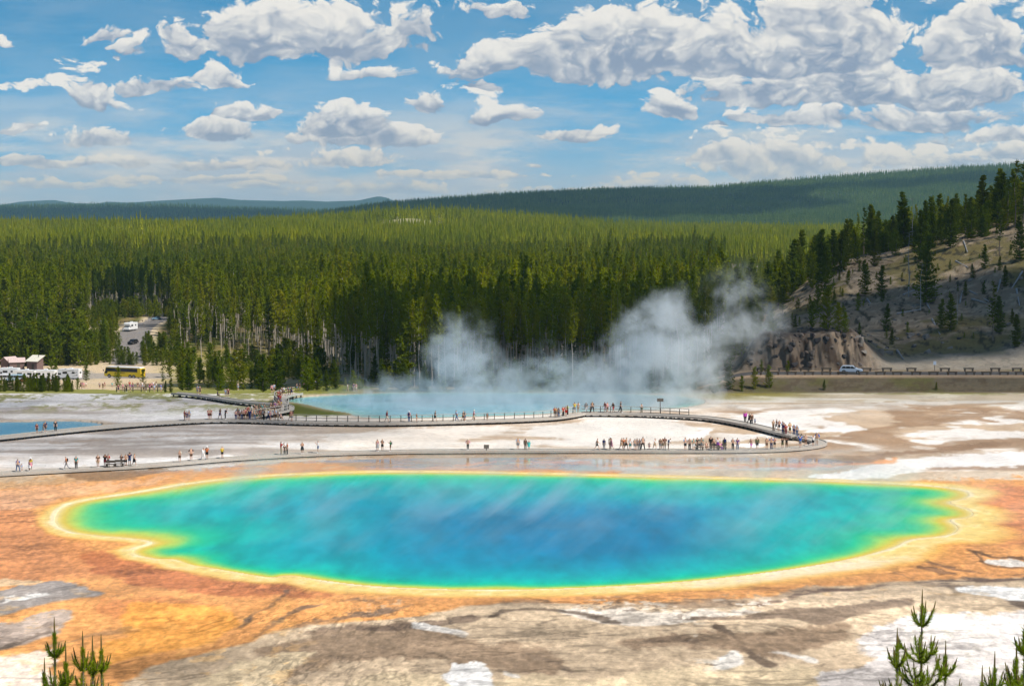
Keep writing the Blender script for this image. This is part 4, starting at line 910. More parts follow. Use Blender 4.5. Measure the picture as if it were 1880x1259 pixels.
which = rng.integers(0, 6, len(near)); dk = rng.random(len(near)) < np.where(pxn > 1330, .22, .05)
which = np.where(dk, rng.integers(6, 8, len(near)), which); sc = np.where(dk, sc * 1.25, sc)
tag(scatter('forest', np.stack([near[:, 0], near[:, 1], zt - .2], -1), sc, which, rng.uniform(0, 6.28, len(near)), NK), kind='stuff')
z2 = terrain(P2[:, 0], P2[:, 1])
tag(scatter('far_forest', np.stack([P2[:, 0], P2[:, 1], z2 - .2], -1), rng.normal(1.05, .13, len(P2)).clip(.6, 1.4), rng.integers(0, 5, len(P2)), rng.uniform(0, 6.28, len(P2)), FAR), kind='stuff')
# woods on the distant hills
Q = jitter_grid(4300, 7060, lambda y: 10.5, .33, 50); q = 940 + FPX * Q[:, 0] / Q[:, 1]
Q = Q[(q > 420) & (q < 2080)]
tag(scatter('hill_forest', np.stack([Q[:, 0], Q[:, 1], dark_hill(Q[:, 0], Q[:, 1]) - 1], -1), rng.normal(1.1, .18, len(Q)).clip(.6, 1.6), rng.integers(0, 5, len(Q)), rng.uniform(0, 6.28, len(Q)), FARH), kind='stuff')
Q = jitter_grid(8300, 10560, lambda y: 22.0, .30, 50); q = 940 + FPX * Q[:, 0] / Q[:, 1]
Q = Q[(q < 960)]
tag(scatter('ridge_forest', np.stack([Q[:, 0], Q[:, 1], far_ridge(Q[:, 0], Q[:, 1]) - 1], -1), rng.normal(1.25, .2, len(Q)).clip(.6, 1.8), rng.integers(0, 5, len(Q)), rng.uniform(0, 6.28, len(Q)), FARH), kind='stuff')
print('TREES', len(TREES), 'near', len(near), 'far', len(P2))

# ------------------------------------------------------------------ clouds overhead (out of the frame) whose shadows fall on the land
def shadow_cloud(gx, gy, rx, ry, alt, dens, seed, zg=0.0):
    bm = bmesh.new(); bmesh.ops.create_icosphere(bm, subdivisions=5, radius=1.0)
    V = np.array([v.co[:] for v in bm.verts])
    n = fbm(V[:, 0] * 2.1 + seed * 7, V[:, 1] * 2.1 + V[:, 2] * 1.7, 5, seed) - .5
    k = 1 + n * 1.1
    for v, s in zip(bm.verts, k): v.co *= s
    for v in bm.verts:
        v.co.x *= rx; v.co.y *= ry; v.co.z *= min(rx, ry) * (.20 if v.co.z > 0 else .08)
    me = bpy.data.meshes.new('cloud'); bm.to_mesh(me); bm.free()
    key = 'cloud_%02d' % int(dens * 100)
    if key not in MATS:
        m, t = new_mat(key); p = t.node('ShaderNodeNewGeometry').outputs['Position']
        d = t.node('ShaderNodeBsdfDiffuse'); d.inputs[0].default_value = (.9, .9, .9, 1); tr = t.node('ShaderNodeBsdfTransparent')
        mx = t.node('ShaderNodeMixShader'); f = t.ramp(t.noise(p, .012, 4, .6), .3, .6, dens * .55, dens)
        t.set(mx.inputs[0], f); t.l.new(tr.outputs[0], mx.inputs[1]); t.l.new(d.outputs[0], mx.inputs[2]); out(t, mx.outputs[0]); MATS[key] = m
    me.materials.append(MATS[key])
    k = (alt - zg) / SUN.z
    o = link('cloud', me, loc=(gx + SUN.x * k, gy + SUN.y * k, alt)); tag(o, kind='stuff'); return o
shadow_cloud(40, 480, 120, 52, 900, .80, 3)
shadow_cloud(180, 520, 120, 110, 930, .26, 4)
shadow_cloud(150, 428, 135, 36, 915, .30, 15)
shadow_cloud(-170, 950, 75, 40, 900, .75, 5)
shadow_cloud(-75, 318, 46, 40, 880, .22, 6)
shadow_cloud(20, 760, 230, 22, 900, .4, 9)
shadow_cloud(0, 6100, 1050, 900, 1900, .66, 7, 80); shadow_cloud(1450, 6500, 650, 260, 2000, .6, 10, 80); shadow_cloud(-300, 4900, 500, 300, 1900, .6, 14, 0)
shadow_cloud(-2100, 9500, 1400, 800, 2400, .85, 11, 50)

# ------------------------------------------------------------------ air
def haze():
    bm = bmesh.new(); bmesh.ops.create_cube(bm, size=1.0)
    me = bpy.data.meshes.new('haze'); bm.to_mesh(me); bm.free()
    m, t = new_mat('haze'); v = t.node('ShaderNodeVolumePrincipled')
    v.inputs['Color'].default_value = (.42, .75, 1.0, 1); v.inputs['Density'].default_value = HAZE_D; v.inputs['Anisotropy'].default_value = .1
    out(t, None, v.outputs[0]); me.materials.append(m)
    z0, z1 = -60, 330
    o = link('haze', me, loc=(0, 11500, (z0 + z1) / 2), scale=(34000, 25400, z1 - z0)); tag(o, kind='stuff'); return o
HAZE_D = 3.2e-5
haze()

# ------------------------------------------------------------------ boardwalks
def ground_hit(px, row, extra=0.0):
    dx_, dy_, dz_ = ray(px, row); t = np.arange(100, 1100, .5)
    z = terrain(dx_ * t, dy_ * t) + extra
    k = np.argmax(CAM_H + dz_ * t <= z)
    return dx_ * t[k], dy_ * t[k], float(z[k] - extra)
WOOD = flat_mat('weathered_plank', (.40, .36, .31), .85, .1, var=.25, scale=3)
WOODD = flat_mat('dark_timber', (.10, .085, .07), .85, .1, var=.3, scale=4)
RAILW = flat_mat('pale_rail_wood', (.46, .42, .37), .8, .1, var=.2, scale=4)
def resample(pts, step):
    P = [Vector(p) for p in pts]; o = [P[0].copy()]; carry = 0.0
    for a, b in zip(P[:-1], P[1:]):
        L = (b - a).length; s = step - carry
        while s <= L: o.append(a.lerp(b, s / L)); s += step
        carry = (carry + L) % step if L > 0 else carry
    return o
def side(path, off):
    o = []
    for i, p in enumerate(path):
        d = path[min(i + 1, len(path) - 1)] - path[max(i - 1, 0)]; d.z = 0; d.normalize()
        o.append(p + Vector((-d.y, d.x, 0)) * off)
    return o
def ribbon(path, offs, mbd, z0, z1):
    """a long plank following the path between two side offsets and two heights"""
    A, B = side(path, offs[0]), side(path, offs[1]); b = len(mbd.v)
    for p, q in zip(A, B):
        mbd.v += [p + Vector((0, 0, z0)), q + Vector((0, 0, z0)), q + Vector((0, 0, z1)), p + Vector((0, 0, z1))]
    for i in range(len(A) - 1):
        k = b + 4 * i
        for j in range(4): mbd.f.append((k + j, k + (j + 1) % 4, k + 4 + (j + 1) % 4, k + 4 + j))
    mbd.f += [(b, b + 1, b + 2, b + 3), tuple(b + 4 * (len(A) - 1) + j for j in (3, 2, 1, 0))]
def walk_path(pts, z, zl=None):
    P = [Vector((*G(a, b, z), z)) for a, b in pts]
    Q = smooth_poly(np.array([p[:] for p in P])[:, :2], 3, False)
    return [Vector((a, b, z)) for a, b in Q]
def boardwalk(label, pts, z, width=2.3, step=1.75, rails=(), sup_h=None):
    path = walk_path(pts, z); path = resample(path, .9) + [path[-1]]
    o0 = path[len(path) // 2].copy(); o0.z = 0
    root = link('boardwalk', None, loc=o0); tag(root, label, 'boardwalk')
    loc = [p - o0 for p in path]
    m = MB(); ribbon(loc, (-width / 2, width / 2), m, -.07, 0.0); link('deck', m.mesh('deck', [WOOD]), root)
    for s in (-1, 1):
        m = MB(); ribbon(loc, (s * width / 2 - .07, s * width / 2 + .07), m, -.26, .11 if s else 0); link('edge_beam', m.mesh('edge_beam', [RAILW]), root)
    h = sup_h or z
    m = MB(); m.box((0, 0, -.17), (.16, width * .9, .16))
    for s in (-1, 1): m.box((0, s * width * .42, -.25 - (h - .25) / 2), (.2, .2, h - .2)); m.box((0, s * width * .42, -h + .02), (.55, .4, .12))
    sm = m.mesh('support', [WOODD])
    S = resample(loc, step)
    for i, p in enumerate(S[:100]):
        d = S[min(i + 1, len(S) - 1)] - S[max(i - 1, 0)]
        link('support', sm, root, p, (0, 0, math.atan2(d.y, d.x)))
    for (p0, p1, off) in rails:
        seg = [v for v in loc if p0 <= proj(*(v + o0))[0] <= p1]
        if len(seg) < 2: continue
        r = MB(); e = off * (width / 2 - .12)
        ribbon(seg, (e - .09, e + .09), r, 1.02, 1.10); ribbon(seg, (e - .03, e + .03), r, .50, .62)
        ra = link('railing', r.mesh('railing', [RAILW]), root)
        pm = MB().box((0, 0, .5), (.12, .12, 1.04)).mesh('post', [WOODD])
        for p in resample(side(seg, e), 1.75)[:100]: link('post', pm, ra, p)
    return root
ZN, ZF = .42, .62
NEARP = [(-90, 872), (0, 868.5), (33, 866.5), (140, 860.5), (246, 855), (330, 848.5), (408, 841.5), (520, 834.5), (584, 831.5), (700, 828.3), (860, 826.3), (1000, 826), (1150, 826.3), (1330, 826.3), (1410, 825), (1462, 822), (1498, 817.5), (1508, 812), (1494, 807), (1468, 802)]
RIGHTP = [(1466, 801), (1430, 792), (1380, 779.5), (1330, 770), (1290, 765), (1240, 762), (1180, 759), (1110, 757.8), (1068, 757.8)]
FARP = [(1066, 758), (1040, 763), (1010, 767), (940, 770.2), (800, 774.2), (700, 776), (600, 775), (532, 773.5)]
LEFTP = [(530, 773.3), (480, 771), (400, 769.6), (340, 772.2), (240, 778.5), (160, 785.5), (80, 793.5), (0, 802), (-80, 810)]
RAMPP = [(448, 767), (470, 761), (500, 757), (525, 752), (530, 747), (520, 743)]
BRANCHP = [(518, 742.5), (480, 740), (430, 735), (395, 728.5), (345, 722.5), (320, 721)]
UPP = [(519, 741), (512, 734), (516, 728), (535, 723), (548, 721.5)]
boardwalk('long low boardwalk in front, along the near side of the plain by the big spring', NEARP, ZN, 2.1, 1.9)
boardwalk('rail free boardwalk curving back from the tip of the front walk', RIGHTP, ZF, 2.3, 1.5, rails=[(1066, 1262, -1)])
boardwalk('railed boardwalk running in front of the steaming blue pool', FARP, ZF, 2.3, 1.7, rails=[(530, 1064, -1)])
boardwalk('boardwalk from the crowd past the small turquoise pool to the left', LEFTP, ZF, 2.2, 1.5)
boardwalk('short sloping ramp of boards full of people behind the crowd', RAMPP, .8, 2.2, 1.6, rails=[(440, 522, -1)])
boardwalk('boardwalk from the ramp towards the sandy path and parking', BRANCHP, .7, 1.9, 1.8)
boardwalk('boards climbing from the ramp to the railed path behind the grass', UPP, .75, 2.2, 1.6, rails=[(500, 550, 1)])

# ------------------------------------------------------------------ people
def pose(kind_):
    """joints of a 1.72 m figure facing -Y: name -> (position, radius, parent)"""
    J = {}
    def j(n, p, r, par=None): J[n] = (Vector(p), r, par)
    lean = {'walk': -.05, 'walk2': -.06, 'lean': -.22}.get(kind_, 0)
    zd = -.42 if kind_ == 'sit' else (-.50 if kind_ == 'crouch' else 0)
    j('pelvis', (0, 0, .96 + zd), (.155, .12)); j('spine', (0, lean * .5, 1.16 + zd), (.135, .105), 'pelvis'); j('chest', (0, lean, 1.36 + zd), (.165, .115), 'spine')
    j('neck', (0, lean * 1.2 + .01, 1.50 + zd), (.056, .056), 'chest'); j('head', (0, lean * 1.4 - .015, 1.60 + zd), (.082, .098), 'neck'); j('crown', (0, lean * 1.4 - .01, 1.70 + zd), (.06, .075), 'head')
    sw = {'walk': .22, 'walk2': .36, 'stand2': .05}.get(kind_, 0)
    for s, n in ((1, 'l'), (-1, 'r')):
        f = s * sw
        if kind_ in ('sit', 'crouch'):
            hip = Vector((s * .10, 0, .92 + zd)); knee = hip + Vector((s * .03, -.42, .02 if kind_ == 'sit' else .28)); ank = knee + Vector((0, .02 if kind_ == 'sit' else .18, -.43 if kind_ == 'sit' else -.58))
            ank.z = max(ank.z, .08)
        else:
            wd = .16 if kind_ == 'wide' else 0
            hip = Vector((s * .095, 0, .91)); knee = Vector((s * (.10 + wd * .5), -f * .62 - .03, .50)); ank = Vector((s * (.10 + wd), -f + (.10 if f < 0 else 0), .09 + (.10 if f < -.1 else 0)))
        j('hip' + n, hip, (.088, .095), 'pelvis'); j('knee' + n, knee, (.058, .062), 'hip' + n); j('ankle' + n, ank, (.040, .044), 'knee' + n)
        j('toe' + n, ank + Vector((s * .02, -.17, -.055)), (.038, .026), 'ankle' + n)
        sh = Vector((s * .185, lean, 1.425 + zd))
        if kind_ == 'armsup': el, wr = sh + Vector((s * .10, -.16, .16)), sh + Vector((s * .02, -.26, .36))
        elif kind_ == 'photo' or (kind_ == 'point' and s > 0): el, wr = sh + Vector((s * .06, -.18, -.20)), sh + Vector((-s * .06, -.36, .02))
        elif kind_ in ('hip', 'lean'): el, wr = sh + Vector((s * .16, .06, -.24)), sh + Vector((s * .02, -.10, -.36))
        elif kind_ in ('sit', 'crouch'): el, wr = sh + Vector((s * .04, -.10, -.26)), sh + Vector((-s * .04, -.32, -.32))
        elif kind_ == 'bent': el, wr = sh + Vector((s * .05, .03, -.28)), sh + Vector((-s * .05, -.22, -.22))
        else: el, wr = sh + Vector((s * .05, f * .45 + .02, -.28)), sh + Vector((s * .06, f * .9 - .06, -.52))
        j('sh' + n, sh, (.062, .066), 'chest'); j('el' + n, el, (.043, .045), 'sh' + n); j('wr' + n, wr, (.030, .031), 'el' + n)
        j('hand' + n, wr + (wr - el).normalized() * .10, (.036, .022), 'wr' + n); j('tip' + n, wr + (wr - el).normalized() * .17, (.020, .014), 'hand' + n)
        j('thumb' + n, wr + (wr - el).normalized() * .07 + Vector((-s * .05, -.02, 0)), (.013, .013), 'wr' + n)
    return J
def grow(J):
    names = list(J); me = bpy.data.meshes.new('skeleton')
    me.from_pydata([J[n][0][:] for n in names], [(names.index(J[n][2]), names.index(n)) for n in names if J[n][2]], [])
    o = bpy.data.objects.new('skeleton', me); COL.objects.link(o)
    o.modifiers.new('skin', 'SKIN'); 
    if not me.skin_vertices: bpy.context.view_layer.update()
    for i, n in enumerate(names):
        v = me.skin_vertices[0].data[i]; v.radius = J[n][1]; v.use_root = (n == 'pelvis')
    sb = o.modifiers.new('sub', 'SUBSURF'); sb.levels = 1
    dg = bpy.context.evaluated_depsgraph_get(); me2 = bpy.data.meshes.new_from_object(o.evaluated_get(dg))
    bpy.data.objects.remove(o); return me2
def nearest_bone(J, V):
    seg = [(n, J[J[n][2]][0], J[n][0]) for n in J if J[n][2]]
    best = np.full(len(V), 1e9); who = np.zeros(len(V), int); tt = np.zeros(len(V))
    for i, (n, a, b) in enumerate(seg):
        a = np.array(a); e = np.array(b) - a; t = np.clip(((V - a) @ e) / max(e @ e, 1e-9), 0, 1)
        d = np.linalg.norm(V - a - t[:, None] * e, axis=1); m = d < best
        best[m] = d[m]; who[m] = i; tt[m] = t[m]
    return [seg[i][0] for i in who], tt
def shell(me, mask, off, name):
    """clothing: the faces of the body inside the mask, pushed outwards"""
    V = np.array([v.co[:] for v in me.vertices]); N = np.array([v.normal[:] for v in me.vertices])
    F = [tuple(p.vertices) for p in me.polygons if all(mask[i] for i in p.vertices)]
    use = sorted({i for f in F for i in f}); mp = {i: k for k, i in enumerate(use)}
    s = mesh_np(name, V[use] + N[use] * off, [tuple(mp[i] for i in f) for f in F], [None], True); return s
FIG = {}
SKINS = [flat_mat('skin_%d' % i, c, .6, .3, var=.05) for i, c in enumerate(((.62, .38, .27), (.50, .29, .19), (.30, .16, .10)))]
SHOE = flat_mat('shoe_cloth', (.12, .12, .13)); 
def figure(k):
    if k in FIG: return FIG[k]
    J = pose(k); b = grow(J); b.name = 'body'
    V = np.array([v.co[:] for v in b.vertices]); who, tt = nearest_bone(J, V); who = np.array(who)
    z = V[:, 2]; hd = J['head'][0]; ar = np.isin
    torso = ar(who, ['spine', 'chest', 'shl', 'shr', 'hipl', 'hipr']) & (z > J['pelvis'][0].z - .08)
    torso &= z < J['neck'][0].z - .02
    arm = ar(who, ['ell', 'elr']); fore = ar(who, ['wrl', 'wrr'])
    hips = ar(who, ['hipl', 'hipr', 'spine']) & (z < J['pelvis'][0].z + .10)
    thigh = ar(who, ['kneel', 'kneer']); shin = ar(who, ['anklel', 'ankler']); foot = ar(who, ['toel', 'toer'])
    d = dict(body=b, tee=shell(b, torso | (arm & (tt < .75)), .018, 'shirt'), tank=shell(b, torso, .018, 'vest_top'), long=shell(b, torso | arm | (fore & (tt < .9)), .020, 'jacket'),
             shorts=shell(b, hips | (thigh & (tt < .72)), .024, 'shorts'), trousers=shell(b, hips | thigh | (shin & (tt < .95)), .020, 'trousers'), shoel=shell(b, (foot | (shin & (tt > .93))) & (V[:, 0] > 0), .014, 'shoe'), shoer=shell(b, (foot | (shin & (tt > .93))) & (V[:, 0] < 0), .014, 'shoe'),
             hair=shell(b, (z > hd.z + .035) | ((z > hd.z - .06) & (V[:, 1] > hd.y + .02) & ar(who, ['head', 'crown', 'neck'])), .016, 'hair'),
             longhair=shell(b, (z > hd.z + .04) | ((z > hd.z - .20) & (V[:, 1] > hd.y + .01) & ar(who, ['head', 'crown', 'neck', 'chest'])), .022, 'hair'))
    # skirt, hat, backpack
    m = MB(); P = J['pelvis'][0]
    prof = [(.145, .14), (.185, 0.0), (.23, -.22), (.26, -.40)]
    for r, dz in prof:
        for q in range(12): a = q * math.pi / 6; m.v.append(P + Vector((math.cos(a) * r, math.sin(a) * r * .85 - .0, dz)))
    for i in range(3):
        for q in range(12): m.f.append((i * 12 + q, i * 12 + (q + 1) % 12, i * 12 + 12 + (q + 1) % 12, i * 12 + 12 + q))
    d['skirt'] = m.mesh('skirt', [None], True)
    m = MB(); c = J['crown'][0] + Vector((0, 0, .0))
    pr = [(.18, -.03), (.175, -.015), (.105, -.005), (.10, .06), (.06, .095), (.001, .10)]
    for r, dz in pr:
        for q in range(12): a = q * math.pi / 6; m.v.append(c + Vector((math.cos(a) * r, math.sin(a) * r, dz)))
    for i in range(5):
        for q in range(12): m.f.append((i * 12 + q, i * 12 + (q + 1) % 12, i * 12 + 12 + (q + 1) % 12, i * 12 + 12 + q))
    d['hat'] = m.mesh('hat', [None], True)
    bm = bmesh.new(); bmesh.ops.create_cube(bm, size=1); c = J['chest'][0]
    for v in bm.verts: v.co = Vector((v.co.x * .30, v.co.y * .17 * (1 if v.co.z < 0 else .8), v.co.z * .46)) + c + Vector((0, .20, -.08))
    bmesh.ops.bevel(bm, geom=bm.edges[:], offset=.05, segments=2, affect='EDGES'); me = bpy.data.meshes.new('backpack'); bm.to_mesh(me); bm.free(); me.materials.append(None); d['pack'] = me
    bm = bmesh.new(); bmesh.ops.create_cube(bm, size=1); c = (J['handl'][0] + J['handr'][0]) / 2
    for v in bm.verts: v.co = Vector((v.co.x * .16, v.co.y * .02, v.co.z * .085)) + c + Vector((0, -.02, .04))
    me = bpy.data.meshes.new('phone'); bm.to_mesh(me); bm.free(); me.materials.append(None); d['phone'] = me
    FIG[k] = d; return d
CC = dict(black=(.018, .018, .02), white=(.78, .78, .78), grey=(.30, .30, .31), red=(.50, .03, .03), maroon=(.18, .025, .035), orange=(.62, .17, .05), yellow=(.70, .52, .04), olive=(.10, .11, .04), green=(.05, .20, .09),
 teal=(.02, .28, .28), turquoise=(.06, .52, .50), blue=(.03, .12, .50), navy=(.02, .03, .12), sky=(.36, .52, .75), purple=(.16, .05, .26), magenta=(.60, .06, .48), pink=(.70, .30, .36), tan=(.48, .34, .22), brown=(.15, .085, .05), denim=(.09, .14, .26), khaki=(.36, .28, .17), cream=(.70, .64, .52), lime=(.50, .60, .10), mauve=(.42, .22, .28))
def cloth(c): return flat_mat('cloth_' + c, CC[c], .9, .1, var=.10, scale=9)
HAIRS = [flat_mat('hair_dark', (.02, .014, .01), .6), flat_mat('hair_brown', (.09, .05, .025), .6), flat_mat('hair_fair', (.36, .25, .12), .6)]
PEOPLE = []
WORDS = {'sky': 'pale blue', 'lime': 'lime yellow'}
POSEW = {'walk': 'walking', 'walk2': 'striding', 'armsup': 'arms raised', 'photo': 'taking a photo', 'sit': 'sitting', 'crouch': 'crouching', 'lean': 'leaning', 'hip': 'hands on hips', 'bent': 'hands clasped', 'stand': 'standing', 'stand2': 'standing', 'wide': 'legs apart', 'point': 'one arm raised'}
def P_(px, row, top, bot, pz='stand', turn=0, s=1.0, tops='tee', bots='shorts', extra='', where='front boardwalk', z=None, hair=None):
    PEOPLE.append(dict(px=px, row=row, top=top, bot=bot, pose=pz, turn=turn, s=s, tops=tops, bots=bots, extra=extra, where=where, z=z, hair=hair))
def finish_people():
    r_ = random.Random(3)
    def base(p):
        kid = 'child' if p['s'] < .75 else 'person'
        w = lambda c: WORDS.get(c, c)
        ex = {'hat': ' with hat', 'pack': ' with backpack', 'hatpack': ' with hat and pack'}.get(p['extra'], '')
        return f"{kid} in {w(p['top'])} top, {w(p['bot'])} {p['bots']}{ex}, {POSEW[p['pose']]}, {p['where']}"
    groups = {}
    for p in PEOPLE: p['label'] = base(p); groups.setdefault(p['where'], []).append(p)
    for g in groups.values():
        g.sort(key=lambda p: p['px'])
        for i, p in enumerate(g): p['l'] = g[i - 1]['top'] if i else None; p['r'] = g[i + 1]['top'] if i + 1 < len(g) else None
    def dups():
        c = {}
        for p in PEOPLE: c.setdefault(p['label'], []).append(p)
        return [v for v in c.values() if len(v) > 1]
    w = lambda c: WORDS.get(c, c)
    for v in dups():
        for p in v:
            p['label'] = p['label'].replace(', standing', '')
            if p['l'] and p['r']: p['label'] += f" between {w(p['l'])} and {w(p['r'])}"
            elif p['r']: p['label'] += f" left of {w(p['r'])}"
            else: p['label'] += f" right of {w(p['l'])}"
    ORD = ['leftmost', 'second', 'third', 'fourth', 'fifth', 'sixth', 'seventh', 'eighth']
    for v in dups():
        v.sort(key=lambda p: p['px'])
        for k, p in enumerate(v): p['label'] = ORD[min(k, 7)] + (' such ' if k == 0 else ' from left, ') + p['label']
    for p in PEOPLE:
        f = figure(p['pose'])
        if p['z'] is None: x, y, z = ground_hit(p['px'], p['row'])
        else: z = p['z']; x, y = G(p['px'], p['row'], z)
        s = p['s'] * r_.uniform(.97, 1.05)
        o = link('person', f['body'], None, (x, y, z), R(p['turn'] + r_.uniform(-12, 12)), (s, s, s)); tag(o, p['label'], 'person', 'visitors on the ' + p['where'])
        def wear(key, name, mat):
            c = link(name, f[key], o); c.material_slots[0].link = 'OBJECT'; c.material_slots[0].material = mat
        if not f['body'].materials: f['body'].materials.append(None)
        o.material_slots[0].link = 'OBJECT'; o.material_slots[0].material = SKINS[r_.choice((0, 0, 0, 1, 1, 2))]
        wear(p['tops'], {'tee': 'shirt', 'long': 'jacket', 'tank': 'vest_top'}[p['tops']], cloth(p['top']))
        wear(p['bots'] if p['bots'] != 'dress' else 'skirt', p['bots'], cloth(p['bot']))
        sh_ = r_.choice((SHOE, cloth('white'), cloth('grey'))); wear('shoel', 'shoe', sh_); wear('shoer', 'shoe', sh_)
        if 'hat' in p['extra']: wear('hat', 'hat', cloth(r_.choice(('white', 'cream', 'tan'))))
        else: wear('longhair' if (p['hair'] == 'long' or p['bots'] in ('skirt', 'dress')) else 'hair', 'hair', r_.choice(HAIRS))
        if 'pack' in p['extra']: wear('pack', 'backpack', cloth(r_.choice(('black', 'navy', 'grey'))))
        if p['pose'] == 'photo': wear('phone', 'phone', cloth('black'))
Z = ZN
for a in [(33, 866, 'blue', 'denim', 'wide', 180, 1.02, 'tee', 'trousers'), (40, 865.5, 'sky', 'white', 'stand', 20, .62), (54, 864.5, 'pink', 'white', 'stand', -40, .8, 'tee', 'skirt'), (56.5, 862.5, 'yellow', 'pink', 'stand', 0, .92, 'tee', 'skirt', 'hat'),
  (122, 861.5, 'orange', 'grey', 'walk', -90, 1, 'tee', 'trousers', 'pack'), (140, 860.5, 'teal', 'black', 'stand', 20, 1, 'tee', 'trousers'), (180, 858.5, 'brown', 'tan', 'stand2', 0, 1.02), (193, 857, 'black', 'maroon', 'photo', 180), (199, 857, 'red', 'denim', 'bent', 160),
  (223, 856, 'black', 'navy', 'bent', 150), (231, 856.3, 'white', 'black', 'hip', 0, .97, 'tank'), (238, 854.5, 'navy', 'denim', 'photo', 180, 1.06), (246.5, 855.5, 'black', 'black', 'walk', 80, .98, 'tank', 'dress'),
  (330, 848.5, 'cream', 'brown', 'bent', 0, .98), (351, 845.5, 'black', 'brown', 'hip', 10, 1.04), (373, 843.8, 'white', 'white', 'walk', 60, 1.0, 'long', 'trousers'), (380, 842.6, 'orange', 'black', 'photo', 0, 1.06, 'tee', 'shorts', 'hat'), (408, 841.3, 'yellow', 'black', 'bent', 40, 1.0, 'long'),
  (516, 834.6, 'red', 'khaki', 'photo', 120, 1.08, 'tee', 'trousers'), (522.5, 834.8, 'black', 'black', 'stand', 20, .86, 'tee', 'trousers'), (527.5, 834.5, 'orange', 'black', 'stand', -60, .95, 'tee', 'trousers'), (555, 833, 'black', 'black', 'bent', 0, 1, 'tank', 'dress'), (584, 831.6, 'white', 'denim', 'photo', -80, 1.05),
  (693, 828.8, 'mauve', 'grey', 'stand', 20, 1.0, 'tank', 'dress'), (702, 828, 'grey', 'black', 'bent', -10, 1.0), (717, 828.6, 'green', 'brown', 'photo', -90, .97, 'tee', 'shorts', 'pack'), (859, 826, 'pink', 'black', 'hip', 0, .92, 'long', 'trousers', 'hat'),
  (951, 825.5, 'sky', 'grey', 'stand', 180, 1.04), (964.5, 825.5, 'brown', 'brown', 'stand', 170, .98, 'long', 'trousers'), (971, 825.5, 'turquoise', 'turquoise', 'stand', 190, .84, 'long', 'dress'), (1096, 826, 'black', 'black', 'walk2', 90, .96, 'tank'), (1109, 825.5, 'grey', 'grey', 'stand', 180, .98, 'tee', 'trousers', 'pack'),
  (1120.5, 825.5, 'cream', 'tan', 'stand', 10, 1.08, 'tee', 'shorts', 'hat'), (1123, 826, 'mauve', 'mauve', 'walk', -90, 1.02, 'long', 'skirt'), (1140.5, 826, 'brown', 'tan', 'walk', 60, 1.05), (1144.8, 825.5, 'orange', 'khaki', 'stand', 30, 1), (1149.5, 826, 'tan', 'black', 'walk', 70, 1.1, 'tank'), (1157, 826.3, 'white', 'teal', 'stand', 0, 1.04),
  (1165.5, 826.3, 'grey', 'grey', 'stand', 170, .98), (1169.5, 825.3, 'cream', 'grey', 'stand', 180, .96), (1174, 826, 'sky', 'grey', 'stand', 180, .98, 'tee', 'trousers'), (1180.3, 826.5, 'grey', 'black', 'wide', 180, 1.12, 'tee', 'trousers'), (1192, 825.5, 'grey', 'mauve', 'stand', 0, .64), (1202, 825.5, 'white', 'khaki', 'walk', 40, 1.02),
  (1212, 825.8, 'olive', 'grey', 'stand', 150, .97), (1216, 825.3, 'grey', 'olive', 'stand', 200, .95), (1220.5, 826, 'maroon', 'tan', 'bent', 180, 1.06), (1226.8, 826.4, 'white', 'brown', 'lean', 90, 1.0, 'tee', 'shorts', 'pack'),
  (1258, 827, 'sky', 'black', 'bent', 20, 1.12), (1266, 826.5, 'red', 'black', 'hip', -20, 1.06, 'tank', 'trousers'), (1273.3, 827, 'turquoise', 'white', 'bent', 10, 1.0), (1280, 825.8, 'black', 'black', 'point', 40, 1.1, 'tee', 'trousers'), (1287.8, 826.3, 'teal', 'grey', 'stand', 180, 1.12), (1296.5, 826.6, 'brown', 'tan', 'crouch', 20, 1.0),
  (1305, 824.6, 'black', 'black', 'stand', -10, 1.08, 'long', 'trousers'), (1310.5, 825.6, 'brown', 'black', 'bent', 30, 1.0), (1317.5, 826.2, 'white', 'purple', 'stand', 0, 1.08, 'tee', 'skirt'), (1322, 826.8, 'magenta', 'purple', 'sit', 30, .95, 'tee', 'trousers'), (1330, 826, 'olive', 'black', 'stand', -170, 1.08, 'long', 'trousers', 'pack'),
  (1345.5, 826.2, 'grey', 'black', 'bent', 0, 1.0, 'tee', 'trousers'), (1354, 826.3, 'purple', 'denim', 'stand', 0, 1.08, 'tee', 'trousers'), (1379, 826.2, 'orange', 'magenta', 'walk', -60, 1.0, 'tank'), (1390, 825.6, 'olive', 'black', 'walk', 170, 1.1, 'long'), (1407.5, 825.2, 'tan', 'brown', 'bent', 10, 1.05, 'tee', 'shorts', 'hat'), (1416, 824.6, 'blue', 'navy', 'hip', 0, 1.04, 'tee', 'trousers'),
  (1422, 823, 'pink', 'black', 'bent', 0, .96), (1436.5, 824.3, 'black', 'olive', 'armsup', 0, 1.0, 'tank', 'shorts'), (1444, 824, 'black', 'brown', 'armsup', 0, .98, 'tank', 'shorts'), (1469, 822.3, 'blue', 'grey', 'armsup', 180, 1.05), (1479, 818, 'black', 'brown', 'hip', 0, .98, 'tank', 'shorts'), (1492.8, 820, 'white', 'black', 'armsup', 180, 1.02, 'tee', 'shorts'), (1499.6, 817.3, 'blue', 'cream', 'hip', 0, 1.1, 'long', 'shorts', 'hat')]:
    P_(*a, where='front boardwalk', z=Z)
